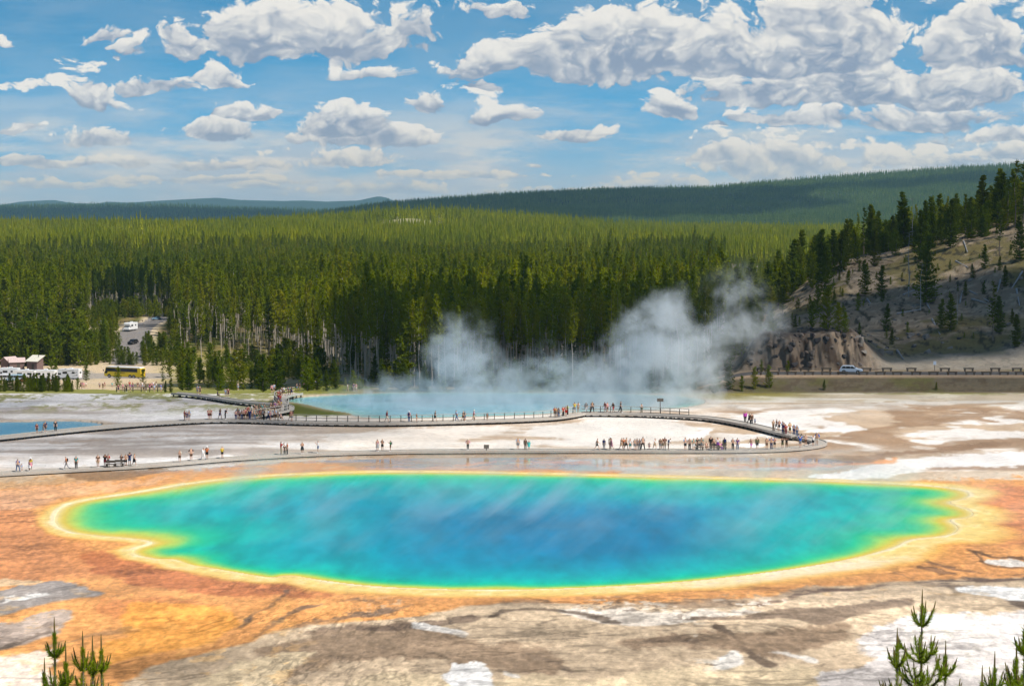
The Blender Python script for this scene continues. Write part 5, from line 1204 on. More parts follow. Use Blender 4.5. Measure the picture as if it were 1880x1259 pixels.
for a in [(1368, 775.5, 'magenta', 'black', 'stand', 170, 1.05, 'long', 'trousers'), (1375, 778.5, 'black', 'black', 'walk', 60, 1.08, 'long', 'trousers'), (1380, 779.5, 'brown', 'black', 'stand', 20, 1.08, 'long', 'trousers'), (1386, 779.6, 'sky', 'denim', 'stand', 0, .62), (1419.6, 790.5, 'tan', 'tan', 'stand', 30, .98, 'tee', 'trousers'), (1425, 791, 'black', 'grey', 'walk', 60, 1.08),
  (1430.5, 791.5, 'mauve', 'black', 'bent', 20, 1.0), (1437, 796, 'sky', 'navy', 'bent', 40, 1.12, 'tee', 'trousers'), (1439.6, 797, 'navy', 'black', 'stand', 20, 1.1, 'long', 'trousers'), (1443, 798.2, 'red', 'maroon', 'stand', 0, .98, 'tee', 'trousers'), (1450, 798, 'yellow', 'olive', 'bent', 20, 1.12), (1457.5, 798, 'blue', 'navy', 'stand', 170, .96, 'tee', 'trousers'), (1463, 801.3, 'sky', 'denim', 'stand', 160, 1.04, 'tee', 'trousers')]:
    P_(*a, where='curved back boardwalk', z=ZF)
for a in [(1018.5, 765.5, 'red', 'khaki', 'stand', 20), (1022, 765.8, 'yellow', 'grey', 'bent', 30, .95), (1025.8, 766.3, 'grey', 'denim', 'stand', -30, 1.02, 'tee', 'trousers'), (1034, 765.2, 'red', 'black', 'stand', 20, 1.04, 'tee', 'trousers'), (1039, 764.2, 'black', 'red', 'bent', 170, 1.08), (1042, 762.6, 'lime', 'black', 'stand', -60, 1, 'tee', 'trousers'), (1055, 757.8, 'yellow', 'grey', 'photo', 180, 1.04),
  (1061.5, 757, 'white', 'tan', 'bent', 180, 1.08), (1076, 756.8, 'black', 'white', 'stand', 180, .98, 'tee', 'trousers', 'pack'), (1087.5, 757.3, 'black', 'black', 'wide', 180, 1.1, 'tee', 'trousers'), (1111, 757.3, 'maroon', 'mauve', 'walk', -70, 1.06), (1115, 757.4, 'pink', 'black', 'stand', 30, 1.02, 'tank'), (1126, 757.8, 'black', 'red', 'walk', -60, 1.02), (1139, 757.6, 'black', 'black', 'walk', 80, 1.12, 'tee', 'trousers'), (1178, 757.6, 'white', 'olive', 'stand', 180, .96, 'tee', 'trousers'),
  (710, 775.6, 'maroon', 'cream', 'walk', 80, 1.12, 'long'), (751, 774.7, 'pink', 'denim', 'stand', 180, 1, 'tee', 'trousers', 'hatpack'), (765, 774.6, 'black', 'tan', 'stand', 60, .84), (798.5, 774.3, 'black', 'black', 'walk', 80, 1.08), (838.5, 773.6, 'sky', 'denim', 'walk', -80, 1.08, 'tee', 'trousers'), (850, 773.4, 'brown', 'brown', 'walk', 80, 1.0), (853.6, 773.4, 'black', 'navy', 'bent', 80, 1.0), (869.6, 773, 'pink', 'tan', 'walk', 90, 1.04, 'tee', 'shorts', 'hat'), (894.7, 772.4, 'navy', 'tan', 'stand', 180, .78)]:
    P_(*a, where='railed boardwalk', z=ZF)
for a in [(339, 772.3, 'maroon', 'black', 'stand', 60, 1.0), (343, 772.2, 'navy', 'navy', 'stand', 40, .9), (347.3, 772, 'sky', 'grey', 'stand', 180, 1.0), (383.5, 769.8, 'red', 'maroon', 'stand', 180, 1), (386.8, 769.8, 'red', 'brown', 'stand', 170, .98), (404, 769.3, 'black', 'navy', 'walk', 60, 1.08), (413.4, 770, 'black', 'black', 'lean', 90, 1.06, 'tee', 'trousers', 'pack'),
  (433, 770, 'pink', 'navy', 'stand', 170, .86, 'tee', 'trousers'), (437, 769, 'teal', 'tan', 'stand', 170, 1.08), (440, 770, 'purple', 'maroon', 'stand', 160, .96), (444, 770.3, 'white', 'navy', 'stand', 180, .96, 'tee', 'trousers'), (447.5, 770.3, 'mauve', 'black', 'stand', 180, .98), (451, 769.3, 'red', 'brown', 'stand', 20, 1.06), (454.5, 770.6, 'olive', 'black', 'stand', 200, .98), (458.5, 771, 'navy', 'navy', 'stand', 180, 1.08, 'long', 'trousers'),
  (463, 770.4, 'black', 'tan', 'bent', 30, 1), (467.5, 770.8, 'teal', 'denim', 'stand', 190, .96, 'tee', 'trousers'), (471.5, 770.4, 'black', 'green', 'stand', 180, .98), (475.5, 771, 'maroon', 'tan', 'walk', 80, 1.02), (478.8, 771.2, 'red', 'khaki', 'stand', 180, 1.04, 'tee', 'shorts', 'hat'), (484, 771.6, 'black', 'black', 'stand', 150, 1.06, 'tee', 'trousers', 'pack'), (492.5, 771.8, 'sky', 'navy', 'walk', 80, 1.08, 'tee', 'trousers'), (496.5, 772, 'mauve', 'navy', 'stand', 60, 1),
  (504.5, 772, 'sky', 'brown', 'stand', 180, 1.1), (510.5, 772.3, 'white', 'tan', 'stand', 180, .98), (515.5, 772.4, 'navy', 'black', 'sit', 60, 1), (532.5, 773.4, 'maroon', 'tan', 'walk', 80, 1.02), (535.5, 773.4, 'maroon', 'grey', 'stand', 170, 1.0),
  (67.7, 796, 'maroon', 'black', 'stand', 30, .98), (79.8, 794.6, 'black', 'grey', 'walk', 70, .94), (83.3, 794, 'navy', 'black', 'stand', 0, 1.04), (102, 792.3, 'black', 'black', 'stand', 20, 1.02, 'tee', 'trousers')]:
    P_(*a, where='left boardwalk', z=ZF)
for a in [(453, 764.5, 'red', 'black', 'stand', 160), (456.5, 763, 'maroon', 'black', 'stand', 60), (462, 762, 'white', 'grey', 'walk', 80), (467.5, 761, 'black', 'navy', 'stand', 70), (471, 760.3, 'tan', 'olive', 'stand', 180, .94), (476, 759.6, 'black', 'black', 'walk', 80, 1.02, 'tee', 'trousers'), (481.5, 758.8, 'teal', 'black', 'stand', 60), (486, 758.2, 'olive', 'grey', 'stand', 180), (497.5, 756, 'brown', 'black', 'stand', 70), (501, 755.4, 'black', 'maroon', 'walk', 80), (504.5, 754.8, 'purple', 'navy', 'stand', 60), (508.5, 752.6, 'mauve', 'brown', 'stand', 40, .8), (513, 751.5, 'red', 'black', 'stand', 20), (516, 750, 'purple', 'navy', 'walk', -80, 1.06), (515, 753, 'yellow', 'maroon', 'stand', 180, .98, 'tee', 'shorts')]:
    P_(*a, where='crowded ramp', z=.8)
for a in [(511, 739, 'maroon', 'purple', 'stand', 20), (514.5, 741, 'red', 'black', 'stand', 40), (511, 733, 'red', 'orange', 'stand', 30), (514, 731, 'white', 'maroon', 'stand', 160, 1.04), (517.5, 727.5, 'black', 'black', 'stand', 40), (521, 726.5, 'white', 'black', 'walk', 70), (529, 726, 'navy', 'black', 'stand', 70), (533, 726, 'teal', 'black', 'stand', 60), (535.5, 726, 'black', 'navy', 'walk', 80)]:
    P_(*a, where='upper boards', z=.75)
for a in [(362.5, 724, 'sky', 'grey', 'stand', 160), (367, 725, 'black', 'black', 'stand', 40), (399.5, 730, 'navy', 'black', 'sit', 90), (414.5, 729.3, 'sky', 'grey', 'stand', 20), (419, 729.3, 'maroon', 'black', 'stand', 30)]:
    P_(*a, where='branch boardwalk', z=.7)
for a in [(545, 717.5, 'navy', 'sky', 'stand', 160), (550, 717.5, 'black', 'grey', 'stand', 40), (557.5, 715, 'pink', 'tan', 'stand', 20), (578.5, 711, 'blue', 'black', 'stand', 40), (638, 719, 'white', 'tan', 'walk', 80), (649.5, 717.5, 'navy', 'grey', 'stand', 20), (654, 718, 'mauve', 'cream', 'stand', 50), (437, 716, 'grey', 'sky', 'stand', 20), (499, 722, 'pink', 'black', 'stand', 20), (503, 720, 'sky', 'navy', 'stand', 20)]:
    P_(*a, where='sandy path by the trees')
for a in [(148, 714, 'brown', 'black', 'walk', 80), (151, 713.5, 'mauve', 'tan', 'stand', 20), (154, 714.3, 'pink', 'brown', 'stand', 60), (158, 713.4, 'white', 'tan', 'walk', 80), (183, 714.5, 'grey', 'brown', 'stand', 20), (189, 715.5, 'black', 'olive', 'stand', 40), (192.5, 713, 'maroon', 'brown', 'stand', 70), (206, 713.5, 'turquoise', 'grey', 'stand', 20), (217.5, 720, 'maroon', 'navy', 'stand', 20), (225.5, 718, 'pink', 'mauve', 'stand', 60),
  (232, 719.5, 'black', 'black', 'stand', 40, 1, 'tee', 'trousers'), (238, 712.5, 'red', 'black', 'stand', 20), (239, 720, 'magenta', 'maroon', 'stand', 90), (243.5, 714.3, 'maroon', 'purple', 'walk', 80), (253, 713.5, 'black', 'tan', 'stand', 20), (256.5, 714, 'white', 'mauve', 'walk', 90), (261.5, 713.5, 'white', 'sky', 'stand', 30), (264, 719, 'grey', 'black', 'stand', 30), (268, 719, 'olive', 'navy', 'stand', 60), (275, 716, 'maroon', 'magenta', 'stand', 20), (278.5, 715, 'pink', 'black', 'walk', 80), (281.5, 712, 'white', 'purple', 'stand', 30), (283.5, 720.5, 'sky', 'grey', 'stand', 30), (286.5, 711.5, 'black', 'white', 'walk', 80), (295.5, 719.5, 'blue', 'sky', 'stand', 60)]:
    P_(*a, where='path below the coach')
for a in [(4, 683, 'maroon', 'black', 'stand', 20), (7.5, 682, 'navy', 'denim', 'stand', 40), (10.5, 682.5, 'sky', 'navy', 'stand', 20), (14, 682.5, 'white', 'pink', 'stand', 20), (17.5, 682, 'turquoise', 'teal', 'stand', 60), (21.5, 682.5, 'white', 'red', 'stand', 30)]:
    P_(*a, where='lot edge by the huts')
finish_people()
print('PEOPLE', len(PEOPLE))

# ------------------------------------------------------------------ vehicles
def paint(name, c): return flat_mat(name, c, .35, .5, var=.03, scale=2)
GLASS = flat_mat('dark_glass', (.015, .02, .028), .08, .6, var=.1); TYRE = flat_mat('tyre_rubber', (.02, .02, .02), .85, .1); RIM = flat_mat('wheel_metal', (.45, .45, .46), .35, .5, .6)
LAMPR = flat_mat('red_lens', (.45, .02, .02), .3, .5); LAMPW = flat_mat('clear_lens', (.8, .8, .78), .2, .6); TRIM = flat_mat('black_trim', (.03, .03, .032), .6, .3)
def hull(name, prof, hw, mat, parent, bevel=.05, top_in=0.0, ztop=None):
    """side profile (x, z) swept across the width; narrows by top_in above the waist"""
    bm = bmesh.new(); zs = [p[1] for p in prof]; z0, z1 = min(zs), max(zs)
    rows = []
    for s in (-1, 1):
        rows.append([bm.verts.new((x, s * (hw - top_in * max(0, (z - z0) / (z1 - z0) - .5) * 2), z)) for x, z in prof])
    n = len(prof)
    bm.faces.new(rows[0][::-1]); bm.faces.new(rows[1])
    for i in range(n): bm.faces.new((rows[0][i], rows[0][(i + 1) % n], rows[1][(i + 1) % n], rows[1][i]))
    bmesh.ops.recalc_face_normals(bm, faces=bm.faces[:])
    if bevel: bmesh.ops.bevel(bm, geom=bm.edges[:], offset=bevel, segments=2, affect='EDGES', clamp_overlap=True)
    me = bpy.data.meshes.new(name); bm.to_mesh(me); bm.free(); me.materials.append(mat)
    return link(name, me, parent)
def panel(name, pts, y, th, mat, parent):
    """a flat pane (x, z outline) standing th proud at side y"""
    b = MB(); n = len(pts); s = 1 if y > 0 else -1
    b.v = [Vector((x, y - s * .02, z)) for x, z in pts] + [Vector((x, y + s * th, z)) for x, z in pts]
    b.f = [tuple(range(n)), tuple(range(2 * n - 1, n - 1, -1))] + [(i, (i + 1) % n, n + (i + 1) % n, n + i) for i in range(n)]
    me = b.mesh(name, [mat]); bm = bmesh.new(); bm.from_mesh(me); bmesh.ops.recalc_face_normals(bm, faces=bm.faces[:]); bm.to_mesh(me); bm.free()
    return link(name, me, parent)
WH = {}
def wheel(parent, x, y, r, wdt=.26):
    if r not in WH:
        t = MB(); t.tube([(0, -wdt / 2, 0), (0, -wdt / 2 + .03, 0), (0, wdt / 2 - .03, 0), (0, wdt / 2, 0)], [r * .93, r, r, r * .93], 20)
        q = MB(); q.tube([(0, -wdt / 2 - .012, 0), (0, wdt / 2 + .012, 0)], [r * .6, r * .6], 16)
        WH[r] = (t.mesh('tyre', [TYRE], True), q.mesh('rim', [RIM]))
    o = link('wheel', WH[r][0], parent, (x, y, r)); link('rim', WH[r][1], o); return o
def rect(x0, x1, z0, z1): return [(x0, z0), (x1, z0), (x1, z1), (x0, z1)]
def root_at(name, px, row, label, cat, yaw, group=None, d=None):
    if d is None: x, y, z = ground_hit(px, row)
    else:
        x, y = at(px, d); z = float(terrain(np.array([x]), np.array([y]))[0])
    return tag(link(name, None, loc=(x, y, z + .02), rot=R(yaw)), label, cat, group)
def coach():
    # heads -X; its near side is -Y
    o = root_at('coach_bus', 229, 693.5, 'long yellow touring coach with dark windows and white roof on the parking lane', 'bus', -24)
    Y = paint('yellow_paint', (.78, .56, .02)); Wt = paint('white_paint', (.80, .80, .80))
    hull('body', [(-6.75, .45), (-6.85, 1.3), (-6.45, 2.4), (-6.2, 3.2), (6.75, 3.2), (6.85, 2.9), (6.85, .5), (6.7, .38), (-6.5, .38)], 1.27, Y, o, .10)
    hull('roof', [(-6.1, 3.19), (-5.7, 3.42), (6.3, 3.42), (6.7, 3.19)], 1.24, Wt, o, .06)
    for s in (-1, 1):
        panel('side_window', [(-6.2, 1.95), (5.6, 1.95), (5.6, 3.05), (-6.1, 3.05)], s * 1.27, .015, GLASS, o)
        panel('cab_window', [(-6.6, 1.35), (-5.6, 1.35), (-5.4, 1.93), (-6.45, 1.93)], s * 1.27, .014, GLASS, o)
        for a, b in ((-3.9, -2.6), (-2.5, -1.2), (-1.1, .2), (.3, 1.6)): panel('locker_door', rect(a, b, .55, 1.3), s * 1.27, .012, Y, o)
        panel('rocker_trim', rect(-4.6, 6.6, .40, .50), s * 1.275, .01, TRIM, o)
        for x in (-4.9, 2.9, 4.25):
            panel('wheel_arch', [(x + .66 * math.cos(a), .52 + .62 * math.sin(a)) for a in np.linspace(-.2, math.pi + .2, 12)], s * 1.27, .013, TRIM, o)
            wheel(o, x, s * 1.16, .50, .30)
        link('mirror', MB().box((-7.0, s * 1.35, 2.2), (.2, .18, .5)).mesh('mirror', [TRIM]), o)
        link('headlight', MB().box((-6.84, s * .95, .95), (.1, .36, .22)).mesh('headlight', [LAMPW]), o)
        link('tail_light', MB().box((6.86, s * 1.05, 1.3), (.05, .2, .6)).mesh('tail_light', [LAMPR]), o)
        c = bpy.data.curves.new('lettering', 'FONT'); c.body = 'COLE   HAAN'; c.size = .62; c.extrude = .008; c.align_x = 'CENTER'
        tmp = bpy.data.objects.new('tmp', c); COL.objects.link(tmp); lm_ = bpy.data.meshes.new_from_object(tmp.evaluated_get(bpy.context.evaluated_depsgraph_get())); bpy.data.objects.remove(tmp)
        lm_.materials.clear(); lm_.materials.append(flat_mat('brown_lettering', (.12, .06, .03))); link('lettering', lm_, o, (-.9, s * 1.285, 1.42), (math.pi / 2, 0, 0 if s < 0 else math.pi))
    m = MB(); m.v = [Vector(v) for v in ((-6.88, -1.1, 1.35), (-6.88, 1.1, 1.35), (-6.24, 1.05, 3.1), (-6.24, -1.05, 3.1), (-6.80, -1.1, 1.35), (-6.80, 1.1, 1.35), (-6.16, 1.05, 3.1), (-6.16, -1.05, 3.1))]
    m.f = [(0, 3, 2, 1), (4, 5, 6, 7), (0, 1, 5, 4), (2, 3, 7, 6), (1, 2, 6, 5), (0, 4, 7, 3)]; link('windscreen', m.mesh('windscreen', [GLASS]), o)
    link('rear_window', MB().box((6.86, 0, 2.5), (.03, 1.9, .85)).mesh('rear_window', [GLASS]), o)
    link('grille', MB().box((6.86, 0, 1.75), (.03, 1.6, .12)).mesh('grille', [TRIM]), o)
def motorhome(px, row, label, yaw, L=7.2, stripes=True, over=False, d=None, group=None, H=3.15):
    o = root_at('motorhome', px, row, label, 'motorhome', yaw, group, d); Wt = paint('white_paint', (.80, .80, .80)); S = flat_mat('grey_graphic', (.10, .11, .13))
    h = L / 2
    if over: prof = [(-h, .45), (-h, 1.05), (-h + .9, 1.25), (-h + 1.35, 2.0), (-h + .55, 2.15), (-h + .55, 2.9), (-h + .9, H), (h, H), (h, .5)]
    else: prof = [(-h, .45), (-h, 1.2), (-h + .25, 2.6), (-h + .9, H), (h, H + .12), (h, .5)]
    hull('body', prof, 1.22, Wt, o, .06)
    for s in (-1, 1):
        a0 = -h + (1.9 if over else 2.2)
        panel('side_window', rect(a0, a0 + 1.5, 1.75, 2.4), s * 1.22, .012, GLASS, o); panel('side_window', rect(h - 2.2, h - 1.3, 1.85, 2.4), s * 1.22, .012, GLASS, o)
        panel('cab_window', [(-h + (1.0 if over else .35), 1.45), (-h + 1.7, 1.45), (-h + 1.7, 1.98), (-h + (1.4 if over else .5), 1.98)], s * 1.22, .012, GLASS, o)
        panel('entry_door', rect(.3, .95, .6, 2.4), s * 1.22, .008, Wt, o)
        if stripes:
            for k, (x0, z0, ln) in enumerate(((-1.2, 2.35, 3.4), (.2, 1.75, 3.0), (1.1, 1.0, 2.2), (-1.9, 2.75, 1.6))):
                x1 = min(x0 + ln, h - .1); panel('side_stripe', [(x0, z0), (x1, z0 + .40), (x1, z0 + .56), (x0 + .5, z0 + .12)], s * 1.22, .006, S, o)
        panel('skirt_trim', rect(-h + .3, h - .2, .42, .55), s * 1.222, .006, TRIM, o)
        wheel(o, -h + 1.0, s * 1.08, .40); wheel(o, h - 1.9, s * 1.08, .40)
        link('tail_light', MB().box((h + .01, s * 1.0, 1.0), (.04, .16, .4)).mesh('tail_light', [LAMPR]), o)
    link('air_conditioner', MB().box((.8, 0, H + .2), (.9, .7, .26)).mesh('air_conditioner', [Wt]), o)
    link('rear_window', MB().box((h + .01, 0, 2.15), (.03, 1.0, .5)).mesh('rear_window', [GLASS]), o)
    link('windscreen', MB().box((-h + (1.18 if over else .12), 0, 1.7 if over else 1.95), (.05, 1.9, .6), Matrix.Rotation(R(-28 if over else -8), 3, 'Y')).mesh('windscreen', [GLASS]), o)
def car(name, px, row, label, cat, yaw, c, kind_='suv', d=None, mname=None, group=None):
    o = root_at(name, px, row, label, cat, yaw, group, d); B = paint(mname or 'paint_' + name, c)
    # heads +X
    if kind_ == 'suv':
        hull('body', [(-2.45, .35), (-2.48, 1.0), (-2.2, 1.12), (1.2, 1.12), (2.2, .98), (2.45, .75), (2.42, .35)], .96, B, o, .08)
        hull('cabin', [(-2.32, 1.10), (-1.95, 1.66), (-1.7, 1.74), (.4, 1.74), (1.35, 1.10)], .90, B, o, .07, .16)
        wins = [[(-2.05, 1.16), (-1.78, 1.58), (-1.15, 1.62), (-1.15, 1.16)], [(-1.05, 1.16), (-1.05, 1.62), (-.15, 1.62), (-.15, 1.16)], [(-.05, 1.16), (-.05, 1.62), (.38, 1.60), (1.0, 1.16)]]; H = 1.4; r = .37; xs = (-1.5, 1.5)
        ws = ((.93, 0, 1.42), -41, .75); bk = ((-2.16, 0, 1.40), 30, .50)
    elif kind_ == 'van':
        hull('body', [(-2.6, .35), (-2.62, 1.9), (-2.4, 2.1), (1.2, 2.1), (1.9, 1.25), (2.6, 1.0), (2.62, .35)], .98, B, o, .1)
        wins = [[(-2.3, 1.3), (-2.3, 1.85), (-1.0, 1.85), (-1.0, 1.3)], [(-.9, 1.3), (-.9, 1.85), (.4, 1.85), (.4, 1.3)], [(.5, 1.3), (.5, 1.85), (1.1, 1.85), (1.6, 1.3)]]; r = .36; xs = (-1.6, 1.7); ws = ((1.56, 0, 1.7), -39, 1.0); bk = ((-2.62, 0, 1.6), 0, .6)
    else:
        hull('body', [(-2.2, .35), (-2.25, .85), (-2.0, .95), (1.0, .95), (2.0, .80), (2.25, .6), (2.2, .35)], .90, B, o, .08)
        hull('cabin', [(-1.8, .93), (-1.2, 1.38), (-.9, 1.43), (.1, 1.43), (1.05, .93)], .84, B, o, .06, .16)
        wins = [[(-1.5, 1.0), (-1.1, 1.32), (-.5, 1.36), (-.5, 1.0)], [(-.4, 1.0), (-.4, 1.36), (.1, 1.34), (.7, 1.0)]]; r = .33; xs = (-1.35, 1.4); ws = ((.62, 0, 1.18), -52, .6); bk = ((-1.52, 0, 1.16), 50, .5)
    for s in (-1, 1):
        for wp in wins: panel('side_window', wp, s * (.86 if kind_ != 'van' else .98), .05 if kind_ == 'suv' else .03, GLASS, o)
        for x in xs:
            panel('wheel_arch', [(x + (r + .07) * math.cos(a), r + .02 + (r + .05) * math.sin(a)) for a in np.linspace(-.1, math.pi + .1, 10)], s * (.96 if kind_ == 'suv' else .98 if kind_ == 'van' else .9), .008, TRIM, o)
            wheel(o, x, s * .86, r, .24)
        fx = 2.42 if kind_ != 'car' else 2.2
        link('headlight', MB().box((fx - .06, s * .7, .78 if kind_ != 'car' else .66), (.12, .3, .14)).mesh('headlight', [LAMPW]), o)
        link('tail_light', MB().box((-fx - .03, s * .78, 1.0 if kind_ != 'car' else .78), (.1, .22, .18)).mesh('tail_light', [LAMPR]), o)
        panel('sill_trim', rect(xs[0] + .5, xs[1] - .5, .32, .44), s * (.97 if kind_ != 'car' else .91), .01, TRIM, o)
    for nm, (c_, a_, hh) in (('windscreen', ws), ('rear_window', bk)):
        link(nm, MB().box(c_, (.04, 1.45, hh), Matrix.Rotation(R(a_ if nm == 'windscreen' else a_), 3, 'Y')).mesh(nm, [GLASS]), o)
    link('bumper', MB().box((2.44 if kind_ != 'car' else 2.2, 0, .45), (.1, 1.5, .2)).mesh('bumper', [TRIM]), o)
coach()
motorhome(127, 696.5, 'white motorhome with grey swooping stripes beside the yellow coach', -14, 7.4)
motorhome(80, 699, 'white motorhome with small door window parked behind the dark thicket', -8, 7.6, False, True)
motorhome(45, 699, 'pale motorhome with overhanging cab left of the other white motorhome', -10, 7.2, False, True)
motorhome(16, 694, 'white motorhome half hidden in front of the gabled hut', -6, 6.6, False, True)
motorhome(237, 609, 'white motorhome seen from behind climbing the side road through the trees', 74, 7.2, False, True, d=725)
car('van', 10, 700.5, 'white van at the front of the parked row', 'van', 170, (.8, .8, .8), 'van', mname='white_paint')
car('van', 30, 701, 'pale blue van second in the front parked row', 'van', 172, (.42, .58, .68), 'van', mname='pale_blue_paint')
car('parked_car', 45, 702.5, 'rusty red car at the thicket edge before the motorhomes', 'car', 160, (.30, .06, .02), 'car', mname='rust_red_paint')
car('parked_car', 76, 703, 'dark blue car before the motorhome with the small door window', 'car', 165, (.02, .03, .08), 'car', mname='dark_blue_paint')
car('car', 285, 583.5, 'blue car coming down the side road between the tall trees', 'car', 205, (.16, .32, .45), 'car', mname='light_blue_paint', d=868)
car('parked_car', 241, 625, 'black car below the climbing motorhome on the side road', 'car', 250, (.015, .015, .02), 'suv', mname='black_paint', d=690)
car('van', 181, 598, 'small white van by the pale verge of the side road', 'van', 200, (.8, .8, .8), 'van', mname='white_paint', d=760)
car('parked_car', 508, 667, 'red car under the pines on the clearing', 'car', 10, (.40, .03, .05), 'car', mname='red_paint')
car('parked_car', 424, 661, 'grey pickup sized vehicle between the pines on the clearing', 'car', 15, (.20, .26, .27), 'suv', mname='grey_green_paint')
car('suv', 1566, 688.3, 'white three row family vehicle on the road under the rocky hill', 'suv', -14, (.62, .70, .78), 'suv', d=410, mname='silver_white_paint')

# ------------------------------------------------------------------ huts, fences, barriers, signs, benches
BROWN = flat_mat('brown_boards', (.20, .135, .12), .85, .1, var=.25, scale=3); ROOFP = flat_mat('pink_grey_roof', (.56, .43, .40), .8, .1); ROOFW = flat_mat('pale_roof', (.66, .62, .52), .8, .1)
def hut(px, d, label, gable, yaw):
    o = root_at('toilet_hut', px, 0, label, 'hut', yaw, None, d)
    if gable:
        m = MB(); w2, l2 = 1.7, 2.3
        m.v = [Vector(v) for x in (-l2, l2) for v in ((x, -w2, 0), (x, w2, 0), (x, w2, 2.5), (x, 0, 3.7), (x, -w2, 2.5))]
        m.f = [(0, 1, 2, 3, 4), (9, 8, 7, 6, 5), (0, 4, 9, 5), (1, 6, 7, 2), (0, 5, 6, 1)]; link('wall', m.mesh('wall', [BROWN]), o)
        for s in (-1, 1):
            a = math.atan2(1.2, 1.7); link('roof', MB().box((0, s * .98, 3.12), (5.4, 2.5, .12), Matrix.Rotation(-s * a, 3, 'X')).mesh('roof', [ROOFP]), o)
    else:
        m = MB(); m.v = [Vector(v) for x in (-2.0, 2.0) for v in ((x, -1.7, 0), (x, 1.7, 0), (x, 1.7, 4.4), (x, -1.7, 2.9))]
        m.f = [(0, 1, 2, 3), (7, 6, 5, 4), (0, 3, 7, 4), (1, 5, 6, 2), (0, 4, 5, 1), (3, 2, 6, 7)]; link('wall', m.mesh('wall', [BROWN]), o)
        link('roof', MB().box((0, 0, 3.78), (5.0, 4.5, .14), Matrix.Rotation(math.atan2(1.5, 3.4), 3, 'X')).mesh('roof', [ROOFW]), o)
        link('vent_pipe', MB().tube([(.8, .9, 3.9), (.8, .9, 5.0)], [.12, .12], 8).mesh('vent_pipe', [TRIM]), o)
    dm = MB().box((.4, -1.71, 1.05), (.9, .06, 2.1)).mesh('door', [WOODD]); link('door', dm, o)
hut(13, 622, 'brown hut with pinkish gabled roof at the far left of the parking area', True, 60)
hut(26, 618, 'second brown hut with pinkish gabled roof touching the first', True, 20)
hut(60, 616, 'brown hut with pale one way sloping roof behind the motorhomes', False, -24)
fence = link('plank_fence', None, loc=(*at(255, 396), float(terrain(np.array([at(255, 396)[0]]), np.array([396.0]))[0])))
tag(fence, 'low dark plank fence along the flat below the yellow coach', 'fence')
fr = MB(); fr.box((0, 0, .95), (10.6, .1, .16)); fr.box((0, 0, .5), (10.6, .1, .16)); link('rail', fr.mesh('rail', [WOODD]), fence)
pm = MB().box((0, 0, .5), (.16, .16, 1.1)).mesh('post', [WOODD])
for k in range(7): link('post', pm, fence, (-5.2 + k * 1.73, .12, 0))
def barrier_mesh(): return MB().box((0, 0, .62), (2.3, .26, .26)).mesh('beam', [WOODD]), MB().box((0, 0, .25), (.34, .34, .5)).mesh('block', [WOODD])
bb, bk_ = barrier_mesh()
def barrier(px, d, label, group):
    x, y = at(px, d); z = float(terrain(np.array([x]), np.array([y]))[0])
    o = tag(link('log_barrier', None, loc=(x, y, z)), label, 'barrier', group)
    link('beam', bb, o)
    for s in (-1, 1): link('block', bk_, o, (s * .85, 0, 0))
for k, px_b in enumerate((1392, 1424, 1456, 1488, 1520, 1550, 1588, 1620, 1651, 1686, 1718, 1752, 1786, 1816, 1848, 1878)): barrier(px_b, 406.2, 'low log barrier on the near edge of the road under the hill', 'near row of road barriers')
for k, px_b in enumerate((1400, 1440, 1480, 1520, 1594, 1632, 1677, 1739, 1783, 1832, 1872)): barrier(px_b, 416.2, 'low log barrier on the hill side edge of the road', 'far row of road barriers')
for k, (px_b, dd) in enumerate(((222, 785), (230, 805), (238, 825), (247, 845), (256, 865), (265, 885))): barrier(px_b, dd, 'log barrier along the far side of the side road in the trees', 'side road barriers')
sg = root_at('road_sign', 1720, 0, 'small pale sign on a thin post by the road under the hill', 'sign', 0, None, 416.8)
link('post', MB().box((0, 0, 1.0), (.1, .1, 2.0)).mesh('post', [WOODD]), sg); link('plate', MB().box((0, -.07, 1.75), (.62, .03, .8)).mesh('plate', [flat_mat('sign_plate', (.62, .70, .80))]), sg)
def stand(px, row, z, label, h=1.6, wd=.9):
    x, y = G(px, row, z); o = tag(link('info_stand', None, loc=(x, y, z)), label, 'sign')
    link('post', MB().box((0, 0, h * .45), (.12, .12, h * .9)).mesh('post', [WOODD]), o); link('panel', MB().box((0, -.05, h), (wd, .06, .55), Matrix.Rotation(R(-25), 3, 'X')).mesh('panel', [WOODD]), o)
stand(1212, 757.5, ZF, 'dark information panel on a post at the end of the railed boardwalk', 2.2, 1.1)
stand(893, 829.5, ZN - .2, 'small flat topped marker post on the edge of the front boardwalk', .8, .75)
stand(1319, 829.5, ZN - .2, 'small dark marker post below the sitting visitors on the front boardwalk', .8, .4)
def bench(px, row, label, yaw=0):
    x, y = G(px, row, ZN); o = tag(link('bench', None, loc=(x, y, ZN), rot=R(yaw)), label, 'bench')
    link('seat', MB().box((0, 0, .45), (1.3, .5, .09)).mesh('seat', [WOODD]), o); link('backrest', MB().box((0, .24, .78), (1.3, .07, .34), Matrix.Rotation(R(-8), 3, 'X')).mesh('backrest', [WOODD]), o)
    lm = MB().box((0, 0, .21), (.12, .45, .42)).mesh('leg', [WOODD])
    for s in (-1, 1): link('leg', lm, o, (s * .5, 0, 0))
bench(203, 857.8, 'dark bench on the front boardwalk, first from the left'); bench(219, 856.8, 'dark bench on the front boardwalk, right of the first bench')
bench(1284, 826.5, 'dark bench among the crowd on the front boardwalk, left of the crouching one', 0); bench(1312, 826.5, 'long dark bench behind the visitor in purple skirt', 0); bench(1326, 826.6, 'dark bench right end of the seated group', 0)

